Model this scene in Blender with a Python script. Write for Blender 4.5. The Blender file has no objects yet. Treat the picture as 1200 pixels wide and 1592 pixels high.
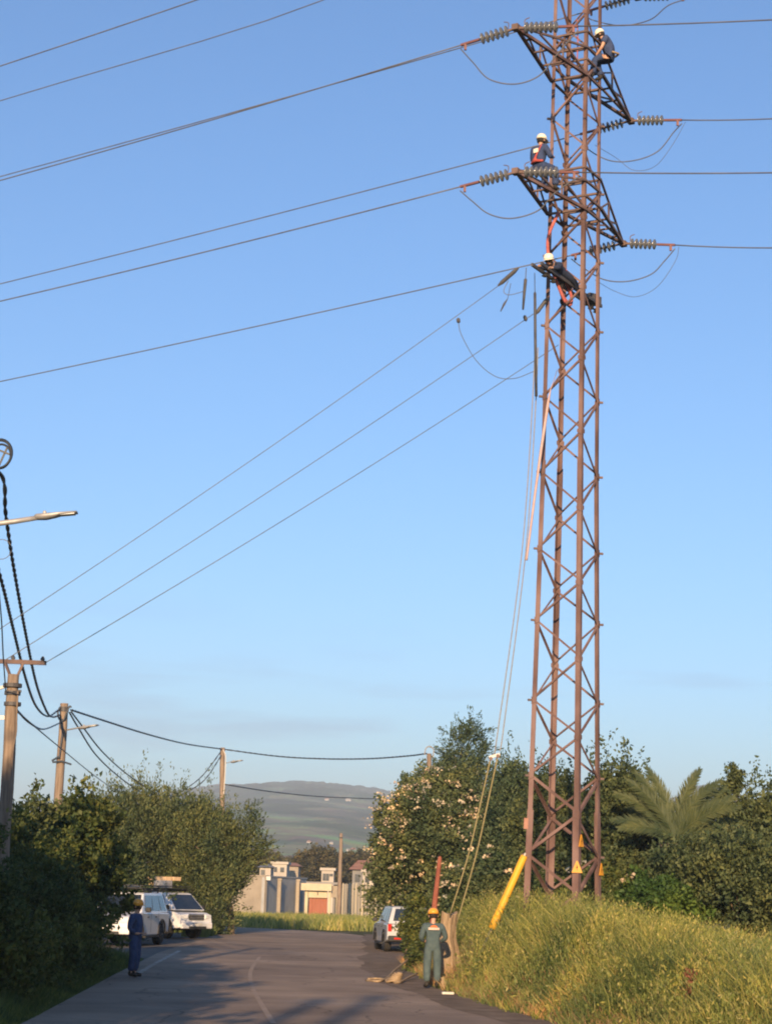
import bpy, math, random
import numpy as np
from mathutils import Vector, Matrix, Quaternion

S = bpy.context.scene
COL = S.collection
R = math.radians
random.seed(7)
RNG = np.random.default_rng(11)

# ------------------------------------------------------------------ camera
F = 3000.0 / 1200.0            # focal length in image widths
PITCH, ROLL = math.atan(590.0 / 3000.0), 0.030
CAM = np.array((0.0, 0.0, 2.15))
_f = np.array((0, math.cos(PITCH), math.sin(PITCH)))
_r0 = np.array((1.0, 0, 0)); _u0 = np.array((0, -math.sin(PITCH), math.cos(PITCH)))
_r = _r0 * math.cos(ROLL) + _u0 * math.sin(ROLL)
_u = -_r0 * math.sin(ROLL) + _u0 * math.cos(ROLL)
cd = bpy.data.cameras.new('camera'); cam = bpy.data.objects.new('camera', cd); COL.objects.link(cam)
cd.sensor_fit = 'HORIZONTAL'; cd.sensor_width = 36.0; cd.lens = 36.0 * F
cd.clip_start = 0.1; cd.clip_end = 20000
cam.matrix_world = Matrix(((_r[0], _u[0], -_f[0], CAM[0]), (_r[1], _u[1], -_f[1], CAM[1]), (_r[2], _u[2], -_f[2], CAM[2]), (0, 0, 0, 1)))
S.camera = cam

# ------------------------------------------------------------------ sky, sun, exposure
SUN_EL, SUN_AZ = R(14.0), R(5.0)       # low evening sun, behind the viewer and a little to the left
to_sun = Vector((-math.sin(SUN_AZ) * math.cos(SUN_EL), -math.cos(SUN_AZ) * math.cos(SUN_EL), math.sin(SUN_EL)))
W = bpy.data.worlds.new('World'); S.world = W; W.use_nodes = True
nt = W.node_tree; nt.nodes.clear()
wo = nt.nodes.new('ShaderNodeOutputWorld'); bg = nt.nodes.new('ShaderNodeBackground')
sky = nt.nodes.new('ShaderNodeTexSky'); sky.sky_type = 'NISHITA'; sky.sun_disc = False
sky.sun_elevation = SUN_EL; sky.sun_rotation = math.pi + SUN_AZ
sky.altitude = 0; sky.air_density = 1.0; sky.dust_density = 0.45; sky.ozone_density = 5.2
bg.inputs['Strength'].default_value = 0.113
# a few thin evening cloud wisps low over the horizon, all the way round
wtc = nt.nodes.new('ShaderNodeTexCoord'); wmp = nt.nodes.new('ShaderNodeMapping'); wmp.inputs['Scale'].default_value = (7.0, 7.0, 60.0); wmp.inputs['Location'].default_value = (3.1, 1.7, 0.4)
wno = nt.nodes.new('ShaderNodeTexNoise'); wno.inputs['Scale'].default_value = 1.0; wno.inputs['Detail'].default_value = 5
wcr = nt.nodes.new('ShaderNodeValToRGB'); wcr.color_ramp.elements[0].position = 0.53; wcr.color_ramp.elements[0].color = (0, 0, 0, 1); wcr.color_ramp.elements[1].position = 0.68; wcr.color_ramp.elements[1].color = (0.6, 0.6, 0.6, 1)
wsx = nt.nodes.new('ShaderNodeSeparateXYZ'); wmr = nt.nodes.new('ShaderNodeMapRange'); wmr.inputs[1].default_value = 0.15; wmr.inputs[2].default_value = 0.085
wmm = nt.nodes.new('ShaderNodeMath'); wmm.operation = 'MULTIPLY'
wmx = nt.nodes.new('ShaderNodeMix'); wmx.data_type = 'RGBA'; wmx.blend_type = 'MULTIPLY'; wmx.inputs[7].default_value = (0.80, 0.70, 0.74, 1)
nt.links.new(wtc.outputs['Generated'], wmp.inputs[0]); nt.links.new(wmp.outputs[0], wno.inputs['Vector']); nt.links.new(wno.outputs['Fac'], wcr.inputs[0])
nt.links.new(wtc.outputs['Generated'], wsx.inputs[0]); nt.links.new(wsx.outputs['Z'], wmr.inputs[0]); nt.links.new(wmr.outputs[0], wmm.inputs[0]); nt.links.new(wcr.outputs[0], wmm.inputs[1])
nt.links.new(wmm.outputs[0], wmx.inputs[0]); nt.links.new(sky.outputs[0], wmx.inputs[6]); nt.links.new(wmx.outputs[2], bg.inputs['Color']); nt.links.new(bg.outputs[0], wo.inputs[0])
sl = bpy.data.lights.new('sun', 'SUN'); sl.energy = 5.0; sl.angle = R(0.6); sl.color = (1.0, 0.69, 0.40)
sun = bpy.data.objects.new('sun', sl); COL.objects.link(sun)
sun.rotation_euler = to_sun.to_track_quat('Z', 'Y').to_euler(); sun.location = (-20, -60, 40)
S.render.engine = 'CYCLES'
S.cycles.use_denoising = True
S.cycles.filter_width = 2.0
S.cycles.max_bounces = 6; S.cycles.diffuse_bounces = 3; S.cycles.glossy_bounces = 3
S.cycles.transmission_bounces = 4; S.cycles.transparent_max_bounces = 6; S.cycles.volume_bounces = 0
S.view_settings.view_transform = 'Standard'; S.view_settings.look = 'None'
S.view_settings.gamma = 1.0; S.view_settings.use_curve_mapping = False
S.view_settings.exposure = 0.8

# ------------------------------------------------------------------ helpers
def V(*a): return np.array(a, float)
def at(px, py, Y):
    """world point seen at photo pixel (1200 x 1592) at forward distance Y"""
    d = _f + _r * (px - 600) / 3000.0 + _u * (796 - py) / 3000.0
    return CAM + d * (Y / d[1])
def gnd(px, py, z=0.0):
    d = _f + _r * (px - 600) / 3000.0 + _u * (796 - py) / 3000.0
    return CAM + d * ((z - CAM[2]) / d[2])

ORG = {}
def tag(o, label=None, cat=None, group=None, kind=None):
    if label: o['label'] = label
    if cat: o['category'] = cat
    if group: o['group'] = group
    if kind: o['kind'] = kind
    return o
def empty(name, loc=(0, 0, 0), rz=0.0, label=None, cat=None, group=None):
    o = bpy.data.objects.new(name, None); COL.objects.link(o)
    o.empty_display_size = 0.2
    o.location = tuple(float(c) for c in loc); o.rotation_euler = (0, 0, rz)
    ORG[o] = np.array(loc, float)
    return tag(o, label, cat, group)

def link_mesh(name, me, mat, parent=None, org=None):
    o = bpy.data.objects.new(name, me); COL.objects.link(o)
    if mat is not None: me.materials.append(mat)
    if parent is not None: o.parent = parent
    ORG[o] = ORG[parent] if parent is not None else (org if org is not None else np.zeros(3))
    return o

class MB:
    """collects simple solids into one mesh"""
    def __init__(s): s.v = []; s.f = []
    def add(s, vs, fs):
        n = len(s.v); s.v.extend([tuple(map(float, p)) for p in vs]); s.f.extend([tuple(i + n for i in f) for f in fs]); return s
    def box(s, c, size, rz=0.0, top=(1, 1), m=None):
        x, y, z = [k / 2 for k in size]; pts = []
        for (sx, sy, sz) in ((-1, -1, -1), (1, -1, -1), (1, 1, -1), (-1, 1, -1), (-1, -1, 1), (1, -1, 1), (1, 1, 1), (-1, 1, 1)):
            k = top if sz > 0 else (1, 1)
            p = np.array((sx * x * k[0], sy * y * k[1], sz * z))
            if m is not None: p = np.array(m) @ p
            if rz: p = np.array((p[0] * math.cos(rz) - p[1] * math.sin(rz), p[0] * math.sin(rz) + p[1] * math.cos(rz), p[2]))
            pts.append(p + np.array(c))
        return s.add(pts, [(0, 3, 2, 1), (4, 5, 6, 7), (0, 1, 5, 4), (1, 2, 6, 5), (2, 3, 7, 6), (3, 0, 4, 7)])
    def bar(s, a, b, w, h, up=(0, 0, 1)):
        a, b = np.array(a, float), np.array(b, float); d = b - a; d /= np.linalg.norm(d)
        x = np.cross(np.array(up, float), d)
        if np.linalg.norm(x) < 1e-4: x = np.cross((1, 0, 0), d)
        x /= np.linalg.norm(x); y = np.cross(d, x); vs = []
        for p in (a, b):
            for sx, sy in ((-1, -1), (1, -1), (1, 1), (-1, 1)): vs.append(p + x * sx * w / 2 + y * sy * h / 2)
        return s.add(vs, [(0, 3, 2, 1), (4, 5, 6, 7), (0, 1, 5, 4), (1, 2, 6, 5), (2, 3, 7, 6), (3, 0, 4, 7)])
    def angle(s, a, b, fx, fy, w, t):
        """L-section from a to b, flanges along directions fx and fy, corner on the line"""
        a, b, fx, fy = [np.array(k, float) for k in (a, b, fx, fy)]
        prof = [0 * fx, fx * w, fx * w + fy * t, fx * t + fy * t, fx * t + fy * w, fy * w]
        vs = [a + p for p in prof] + [b + p for p in prof]
        fs = [(i, (i + 1) % 6, (i + 1) % 6 + 6, i + 6) for i in range(6)] + [(0, 1, 2, 3), (0, 3, 4, 5), (6, 9, 8, 7), (6, 11, 10, 9)]
        return s.add(vs, fs)
    def tube(s, pts, r, n=6, cap=True):
        pts = [np.array(p, float) for p in pts]; k = len(pts)
        rs = [r] * k if np.isscalar(r) else list(r)
        base = len(s.v); up = np.array((0.13, 0.21, 1.0)); prev = None
        for i in range(k):
            d = pts[min(i + 1, k - 1)] - pts[max(i - 1, 0)]; d = d / (np.linalg.norm(d) + 1e-12)
            if prev is None:
                x = np.cross(up, d)
                if np.linalg.norm(x) < 0.15: x = np.cross((1, 0, 0.1), d)
            else: x = prev - d * np.dot(prev, d)
            x /= np.linalg.norm(x); prev = x; y = np.cross(d, x)
            for j in range(n):
                a = 2 * math.pi * j / n
                s.v.append(tuple(pts[i] + (x * math.cos(a) + y * math.sin(a)) * rs[i]))
        for i in range(k - 1):
            for j in range(n):
                a, b = base + i * n + j, base + i * n + (j + 1) % n
                s.f.append((a, b, b + n, a + n))
        if cap:
            s.f.append(tuple(base + j for j in reversed(range(n)))); s.f.append(tuple(base + (k - 1) * n + j for j in range(n)))
        return s
    def lathe(s, prof, c, axis=(0, 0, 1), n=12):
        """prof: list of (radius, height)"""
        axis = np.array(axis, float); axis /= np.linalg.norm(axis)
        x = np.cross(axis, (0.3, 1, 0.2)); x /= np.linalg.norm(x); y = np.cross(axis, x); base = len(s.v); k = len(prof)
        for (r, h) in prof:
            for j in range(n):
                a = 2 * math.pi * j / n
                s.v.append(tuple(np.array(c) + axis * h + (x * math.cos(a) + y * math.sin(a)) * max(r, 1e-4)))
        for i in range(k - 1):
            for j in range(n):
                a, b = base + i * n + j, base + i * n + (j + 1) % n
                s.f.append((a, b, b + n, a + n))
        s.f.append(tuple(base + j for j in reversed(range(n)))); s.f.append(tuple(base + (k - 1) * n + j for j in range(n)))
        return s
    def prism(s, poly, a, b):
        """polygon given as function-free list of 3-D points, extruded by vector (b - a)"""
        d = np.array(b, float) - np.array(a, float); n = len(poly)
        vs = [np.array(p, float) for p in poly] + [np.array(p, float) + d for p in poly]
        return s.add(vs, [tuple(range(n))[::-1], tuple(range(n, 2 * n))] + [(i, (i + 1) % n, (i + 1) % n + n, i + n) for i in range(n)])
    def build(s, name, mat, parent=None, smooth=False, local=False, org=None, bevel=0):
        o0 = np.zeros(3)
        if not local:
            if parent is not None: o0 = ORG[parent]
            elif org is not None: o0 = np.array(org, float)
        me = bpy.data.meshes.new(name)
        me.from_pydata([tuple(np.array(p) - o0) for p in s.v], [], s.f); me.validate()
        if smooth: me.polygons.foreach_set('use_smooth', [True] * len(me.polygons))
        o = link_mesh(name, me, mat, parent, org=o0)
        if parent is None: o.location = tuple(o0)
        if bevel:
            b = o.modifiers.new('bevel', 'BEVEL'); b.width = bevel; b.segments = 2; b.limit_method = 'ANGLE'; b.angle_limit = R(35)
        return o

def curve_pts(pts, n=8):
    """Catmull-Rom through points"""
    P = [np.array(p, float) for p in pts]; P = [2 * P[0] - P[1]] + P + [2 * P[-1] - P[-2]]; out = []
    for i in range(1, len(P) - 2):
        for k in range(n):
            t = k / n; a, b, c, d = P[i - 1], P[i], P[i + 1], P[i + 2]
            out.append(0.5 * ((2 * b) + (-a + c) * t + (2 * a - 5 * b + 4 * c - d) * t * t + (-a + 3 * b - 3 * c + d) * t ** 3))
    out.append(P[-2]); return out

def np_mesh(name, verts, faces, mat, parent=None, org=(0, 0, 0), smooth=False):
    """verts (n,3), faces (m,k) arrays"""
    org = np.array(ORG[parent] if parent is not None else org, float)
    verts = np.asarray(verts, np.float32) - org.astype(np.float32); m, k = faces.shape
    me = bpy.data.meshes.new(name)
    me.vertices.add(len(verts)); me.vertices.foreach_set('co', verts.ravel())
    me.loops.add(m * k); me.loops.foreach_set('vertex_index', faces.astype(np.int32).ravel())
    me.polygons.add(m); me.polygons.foreach_set('loop_start', np.arange(0, m * k, k, dtype=np.int32))
    if smooth: me.polygons.foreach_set('use_smooth', np.ones(m, bool))
    me.update(calc_edges=True)
    o = link_mesh(name, me, mat, parent, org=org)
    if parent is None: o.location = tuple(org)
    return o

# ------------------------------------------------------------------ materials
M = {}
def mat(name, c1, c2=None, rough=0.8, metal=0.0, scale=3.0, c3=None, bump=0.0, bscale=None, detail=6, stretch=(1, 1, 1), contrast=(0.35, 0.65), spec=0.4, coat=0.0, coords='Object'):
    m = bpy.data.materials.new(name); m.use_nodes = True; t = m.node_tree; b = t.nodes['Principled BSDF']
    b.inputs['Roughness'].default_value = rough; b.inputs['Metallic'].default_value = metal
    b.inputs['Specular IOR Level'].default_value = spec; b.inputs['Coat Weight'].default_value = coat
    b.inputs['Base Color'].default_value = (*c1, 1)
    if c2 is not None:
        tc = t.nodes.new('ShaderNodeTexCoord'); mp = t.nodes.new('ShaderNodeMapping'); mp.inputs['Scale'].default_value = stretch
        no = t.nodes.new('ShaderNodeTexNoise'); no.inputs['Scale'].default_value = scale; no.inputs['Detail'].default_value = detail
        cr = t.nodes.new('ShaderNodeValToRGB'); cr.color_ramp.elements[0].position = contrast[0]; cr.color_ramp.elements[1].position = contrast[1]
        cr.color_ramp.elements[0].color = (*c1, 1); cr.color_ramp.elements[1].color = (*c2, 1)
        if c3 is not None:
            e = cr.color_ramp.elements.new((contrast[0] + contrast[1]) / 2); e.color = (*c3, 1)
        t.links.new(tc.outputs[coords], mp.inputs[0]); t.links.new(mp.outputs[0], no.inputs['Vector'])
        t.links.new(no.outputs['Fac'], cr.inputs[0]); t.links.new(cr.outputs[0], b.inputs['Base Color'])
        if bump:
            n2 = t.nodes.new('ShaderNodeTexNoise'); n2.inputs['Scale'].default_value = bscale or scale * 4; n2.inputs['Detail'].default_value = 8
            bp = t.nodes.new('ShaderNodeBump'); bp.inputs['Strength'].default_value = bump; bp.inputs['Distance'].default_value = 0.03
            t.links.new(mp.outputs[0], n2.inputs['Vector']); t.links.new(n2.outputs['Fac'], bp.inputs['Height']); t.links.new(bp.outputs[0], b.inputs['Normal'])
    M[name] = m; return m

def leaf_mat(name, cols, trans=0.3, rough=0.6, vary=1.0):
    """leaf colour differs from leaf to leaf"""
    m = bpy.data.materials.new(name); m.use_nodes = True; t = m.node_tree; b = t.nodes['Principled BSDF']; out = t.nodes['Material Output']
    g = t.nodes.new('ShaderNodeNewGeometry'); cr = t.nodes.new('ShaderNodeValToRGB'); cr.color_ramp.interpolation = 'LINEAR'
    els = cr.color_ramp.elements
    while len(els) < len(cols): els.new(0.5)
    for i, c in enumerate(cols): els[i].position = i / (len(cols) - 1); els[i].color = (*c, 1)
    t.links.new(g.outputs['Random Per Island'], cr.inputs[0])
    tc = t.nodes.new('ShaderNodeTexCoord'); no = t.nodes.new('ShaderNodeTexNoise'); no.inputs['Scale'].default_value = 0.75; no.inputs['Detail'].default_value = 3
    c2 = t.nodes.new('ShaderNodeValToRGB'); c2.color_ramp.elements[0].position = 0.36; c2.color_ramp.elements[0].color = (0.62, 0.72, 0.80, 1); c2.color_ramp.elements[1].position = 0.66; c2.color_ramp.elements[1].color = (1.45, 1.25, 1.0, 1)
    ml = t.nodes.new('ShaderNodeMix'); ml.data_type = 'RGBA'; ml.blend_type = 'MULTIPLY'; ml.inputs[0].default_value = vary
    t.links.new(tc.outputs['Object'], no.inputs['Vector']); t.links.new(no.outputs['Fac'], c2.inputs[0]); t.links.new(cr.outputs[0], ml.inputs[6]); t.links.new(c2.outputs[0], ml.inputs[7])
    t.links.new(ml.outputs[2], b.inputs['Base Color']); b.inputs['Roughness'].default_value = rough; b.inputs['Specular IOR Level'].default_value = 0.25
    tr = t.nodes.new('ShaderNodeBsdfTranslucent'); mx = t.nodes.new('ShaderNodeMixShader'); mx.inputs[0].default_value = trans
    t.links.new(ml.outputs[2], tr.inputs[0]); t.links.new(b.outputs[0], mx.inputs[1]); t.links.new(tr.outputs[0], mx.inputs[2]); t.links.new(mx.outputs[0], out.inputs[0])
    M[name] = m; return m

mat('steel', (0.095, 0.058, 0.053), (0.215, 0.142, 0.130), rough=0.75, scale=1.3, c3=(0.15, 0.093, 0.085), stretch=(1.5, 1.5, 0.6), spec=0.2)
mat('steel_dark', (0.10, 0.07, 0.065), (0.17, 0.11, 0.09), rough=0.7, scale=3)
mat('dark_metal', (0.045, 0.045, 0.05), (0.08, 0.075, 0.075), rough=0.6, scale=6)
mat('galv', (0.30, 0.30, 0.30), (0.42, 0.41, 0.40), rough=0.5, scale=6, metal=0.3)
mat('wire', (0.085, 0.09, 0.105), (0.13, 0.13, 0.14), rough=0.55, scale=2)
mat('wire_red', (0.13, 0.055, 0.05), (0.19, 0.08, 0.072), rough=0.6, scale=2)
mat('black_cable', (0.030, 0.040, 0.055), (0.055, 0.066, 0.085), rough=0.45, scale=4)  # cable and wire colours lifted towards blue to stand in for haze
mat('glass_disc', (0.095, 0.102, 0.115), (0.13, 0.138, 0.15), rough=0.15, scale=8, spec=0.6)
mat('rope', (0.20, 0.175, 0.085), (0.29, 0.25, 0.13), rough=0.9, scale=30)
mat('rope_grey', (0.22, 0.21, 0.20), (0.32, 0.30, 0.27), rough=0.9, scale=20)
mat('rope_red', (0.34, 0.085, 0.075), (0.44, 0.13, 0.11), rough=0.8, scale=12)
mat('pink_pole', (0.40, 0.27, 0.25), (0.48, 0.34, 0.31), rough=0.5, scale=5)
mat('yellow', (0.66, 0.36, 0.02), (0.54, 0.29, 0.03), rough=0.55, scale=3.5, contrast=(0.45, 0.75))
mat('yellow_sign', (0.62, 0.29, 0.02), (0.54, 0.24, 0.02), rough=0.5, scale=5)
mat('black_print', (0.02, 0.018, 0.015))
mat('white_paint', (0.62, 0.60, 0.55), (0.54, 0.52, 0.47), rough=0.6, scale=8)
mat('wood_pole', (0.17, 0.125, 0.09), (0.29, 0.22, 0.165), rough=0.9, scale=3, c3=(0.23, 0.175, 0.13), stretch=(6, 6, 0.5), bump=0.4, bscale=14)
mat('trunk', (0.10, 0.075, 0.05), (0.19, 0.14, 0.095), rough=0.95, scale=4, stretch=(4, 4, 0.7), bump=0.6, bscale=14)
mat('red_rust', (0.20, 0.058, 0.038), (0.28, 0.09, 0.055), rough=0.8, scale=5)
mat('stump_wood', (0.16, 0.115, 0.07), (0.40, 0.30, 0.19), rough=0.95, scale=5, c3=(0.29, 0.21, 0.13), stretch=(5, 5, 0.6), bump=0.9, bscale=10, contrast=(0.25, 0.75))
mat('coil_black', (0.010, 0.014, 0.02), (0.02, 0.026, 0.036), rough=0.5, scale=6)
mat('faded_plate', (0.30, 0.15, 0.11), (0.36, 0.19, 0.14), rough=0.8, scale=5)
mat('dock', (0.15, 0.06, 0.036), (0.20, 0.08, 0.045), rough=0.9, scale=9)
mat('straw_wood', (0.28, 0.20, 0.12), (0.38, 0.28, 0.17), rough=0.9, scale=6, bump=0.4)
mat('skin', (0.42, 0.24, 0.16), (0.48, 0.28, 0.19), rough=0.55, scale=8)
mat('navy', (0.026, 0.043, 0.105), (0.042, 0.066, 0.145), rough=0.9, scale=9, bump=0.5, bscale=12)
mat('navy_dark', (0.016, 0.026, 0.055), (0.028, 0.04, 0.08), rough=0.9, scale=9, bump=0.5, bscale=12)
mat('teal_cloth', (0.050, 0.080, 0.090), (0.080, 0.115, 0.120), rough=0.95, scale=7, bump=0.6, bscale=11)
mat('boot', (0.018, 0.015, 0.012), (0.03, 0.025, 0.02), rough=0.7, scale=10)
mat('hat_yellow', (0.68, 0.29, 0.025), (0.74, 0.34, 0.04), rough=0.35, scale=6, coat=0.3)
mat('hat_white', (0.80, 0.74, 0.58), (0.84, 0.78, 0.62), rough=0.35, scale=6, coat=0.3)
mat('hair', (0.015, 0.011, 0.008), (0.03, 0.02, 0.014), rough=0.8, scale=20)
mat('harness_red', (0.34, 0.05, 0.045), (0.42, 0.08, 0.065), rough=0.8, scale=9)
mat('print_orange', (0.62, 0.16, 0.05), rough=0.8)
mat('car_white', (0.62, 0.63, 0.64), (0.70, 0.70, 0.70), rough=0.32, scale=1.2, coat=0.6)
mat('car_silver', (0.40, 0.42, 0.45), (0.47, 0.49, 0.51), rough=0.32, scale=1.2, coat=0.6)
mat('car_glass', (0.012, 0.018, 0.025), (0.02, 0.026, 0.034), rough=0.06, scale=2, spec=0.9)
mat('car_trim', (0.012, 0.012, 0.013), (0.03, 0.03, 0.03), rough=0.6, scale=8)
mat('tyre', (0.014, 0.013, 0.012), (0.035, 0.032, 0.028), rough=0.9, scale=14)
mat('rim', (0.38, 0.38, 0.39), (0.48, 0.48, 0.48), rough=0.3, metal=0.8, scale=6)
mat('lamp_glass', (0.70, 0.72, 0.72), (0.78, 0.78, 0.76), rough=0.1, scale=6, spec=0.8)
mat('tail_red', (0.45, 0.015, 0.012), (0.52, 0.03, 0.02), rough=0.2, scale=9)
mat('plate_yellow', (0.66, 0.56, 0.34), (0.72, 0.62, 0.40), rough=0.5, scale=5)
mat('load_wood', (0.55, 0.37, 0.20), (0.66, 0.47, 0.28), rough=0.8, scale=4, stretch=(1, 6, 1))
mat('asphalt', (0.27, 0.203, 0.148), (0.39, 0.298, 0.222), rough=0.92, scale=0.55, c3=(0.33, 0.25, 0.184), bump=0.35, bscale=60, detail=9, contrast=(0.3, 0.7), spec=0.2)
mat('layby', (0.10, 0.092, 0.085), (0.17, 0.15, 0.13), rough=0.95, scale=0.9, bump=0.5, bscale=40, detail=9, contrast=(0.3, 0.7), spec=0.2)
mat('dirt', (0.13, 0.10, 0.075), (0.24, 0.185, 0.14), rough=0.98, scale=1.6, bump=0.8, bscale=22, detail=9, contrast=(0.3, 0.7), spec=0.1)
mat('worn_paint', (0.31, 0.235, 0.175), (0.50, 0.47, 0.42), rough=0.9, scale=2.6, contrast=(0.42, 0.68), detail=10, spec=0.2)
mat('worn_faint', (0.29, 0.22, 0.163), (0.37, 0.295, 0.235), rough=0.9, scale=1.6, contrast=(0.42, 0.75), detail=10, spec=0.2)
mat('soil_green', (0.045, 0.05, 0.018), (0.10, 0.10, 0.035), rough=0.98, scale=0.8, c3=(0.07, 0.07, 0.028), bump=0.8, bscale=12, detail=9, contrast=(0.3, 0.7), spec=0.1)
mat('beige_wall', (0.28, 0.24, 0.19), (0.36, 0.31, 0.245), rough=0.9, scale=0.7, bump=0.2, bscale=20)
mat('grey_wall', (0.30, 0.31, 0.31), (0.38, 0.38, 0.37), rough=0.9, scale=0.9, bump=0.2, bscale=20)
mat('cream_wall', (0.46, 0.395, 0.275), (0.54, 0.47, 0.335), rough=0.9, scale=0.9, bump=0.2, bscale=20)
mat('red_door', (0.27, 0.095, 0.055), (0.34, 0.13, 0.08), rough=0.75, scale=2, stretch=(4, 4, 0.6))
mat('tile_roof', (0.27, 0.125, 0.08), (0.38, 0.19, 0.12), rough=0.9, scale=0.8)
mat('house_white', (0.40, 0.36, 0.31), (0.50, 0.46, 0.40), rough=0.9, scale=0.3)
mat('house_grey', (0.18, 0.18, 0.18), (0.26, 0.25, 0.24), rough=0.9, scale=0.3)
mat('window_dark', (0.03, 0.035, 0.045), (0.05, 0.055, 0.06), rough=0.15, scale=1, spec=0.8)
leaf_mat('leaf_dark', [(0.048, 0.076, 0.036), (0.085, 0.118, 0.052), (0.14, 0.168, 0.072)])
leaf_mat('leaf_conifer', [(0.042, 0.074, 0.044), (0.070, 0.110, 0.058), (0.105, 0.142, 0.072)])
leaf_mat('leaf_mid', [(0.045, 0.075, 0.024), (0.078, 0.112, 0.034), (0.14, 0.155, 0.048)])
leaf_mat('leaf_olive', [(0.066, 0.100, 0.044), (0.108, 0.142, 0.060), (0.165, 0.185, 0.078)])
leaf_mat('leaf_fresh', [(0.04, 0.085, 0.02), (0.065, 0.125, 0.028), (0.10, 0.16, 0.035)])
leaf_mat('leaf_palm', [(0.050, 0.075, 0.036), (0.075, 0.102, 0.048), (0.105, 0.128, 0.060)])
leaf_mat('leaf_far', [(0.06, 0.062, 0.032), (0.085, 0.082, 0.042), (0.12, 0.105, 0.055)])
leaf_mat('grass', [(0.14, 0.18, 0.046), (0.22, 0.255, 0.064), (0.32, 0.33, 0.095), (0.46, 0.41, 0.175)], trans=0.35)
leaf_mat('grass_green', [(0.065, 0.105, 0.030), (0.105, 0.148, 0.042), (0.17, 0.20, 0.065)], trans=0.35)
leaf_mat('dry', [(0.30, 0.19, 0.09), (0.40, 0.27, 0.13), (0.24, 0.11, 0.06)], trans=0.2)
leaf_mat('flower', [(0.64, 0.54, 0.38), (0.72, 0.62, 0.46), (0.56, 0.44, 0.34)], trans=0.3)
leaf_mat('bark_twig', [(0.08, 0.06, 0.04), (0.13, 0.10, 0.07)], trans=0.0)

def weather_asphalt(m):
    t = m.node_tree; b = t.nodes['Principled BSDF']; src = b.inputs['Base Color'].links[0].from_socket
    tc = t.nodes.new('ShaderNodeTexCoord')
    wn = t.nodes.new('ShaderNodeTexNoise'); wn.inputs['Scale'].default_value = 0.9; wn.inputs['Detail'].default_value = 4
    ad = t.nodes.new('ShaderNodeMix'); ad.data_type = 'RGBA'; ad.blend_type = 'ADD'; ad.inputs[0].default_value = 0.9
    vo = t.nodes.new('ShaderNodeTexVoronoi'); vo.feature = 'DISTANCE_TO_EDGE'; vo.inputs['Scale'].default_value = 0.33
    r1 = t.nodes.new('ShaderNodeValToRGB'); r1.color_ramp.elements[0].position = 0.0; r1.color_ramp.elements[0].color = (0.55, 0.55, 0.55, 1); r1.color_ramp.elements[1].position = 0.012; r1.color_ramp.elements[1].color = (1, 1, 1, 1)
    n2 = t.nodes.new('ShaderNodeTexNoise'); n2.inputs['Scale'].default_value = 0.16; n2.inputs['Detail'].default_value = 3
    r2 = t.nodes.new('ShaderNodeValToRGB'); r2.color_ramp.elements[0].position = 0.42; r2.color_ramp.elements[0].color = (0.78, 0.78, 0.80, 1); r2.color_ramp.elements[1].position = 0.58; r2.color_ramp.elements[1].color = (1, 1, 1, 1)
    n3 = t.nodes.new('ShaderNodeTexNoise'); n3.inputs['Scale'].default_value = 45; n3.inputs['Detail'].default_value = 2
    r3 = t.nodes.new('ShaderNodeValToRGB'); r3.color_ramp.elements[0].position = 0.35; r3.color_ramp.elements[0].color = (0.72, 0.72, 0.72, 1); r3.color_ramp.elements[1].position = 0.7; r3.color_ramp.elements[1].color = (1.15, 1.15, 1.15, 1)
    t.links.new(tc.outputs['Object'], wn.inputs['Vector']); t.links.new(tc.outputs['Object'], ad.inputs[6]); t.links.new(wn.outputs['Color'], ad.inputs[7]); t.links.new(ad.outputs[2], vo.inputs['Vector'])
    t.links.new(vo.outputs['Distance'], r1.inputs[0]); t.links.new(tc.outputs['Object'], n2.inputs['Vector']); t.links.new(n2.outputs['Fac'], r2.inputs[0]); t.links.new(tc.outputs['Object'], n3.inputs['Vector']); t.links.new(n3.outputs['Fac'], r3.inputs[0])
    cur = src
    for r in (r1, r2, r3):
        mx = t.nodes.new('ShaderNodeMix'); mx.data_type = 'RGBA'; mx.blend_type = 'MULTIPLY'; mx.inputs[0].default_value = 1.0
        t.links.new(cur, mx.inputs[6]); t.links.new(r.outputs[0], mx.inputs[7]); cur = mx.outputs[2]
    t.links.new(cur, b.inputs['Base Color'])
weather_asphalt(M['asphalt'])
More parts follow.
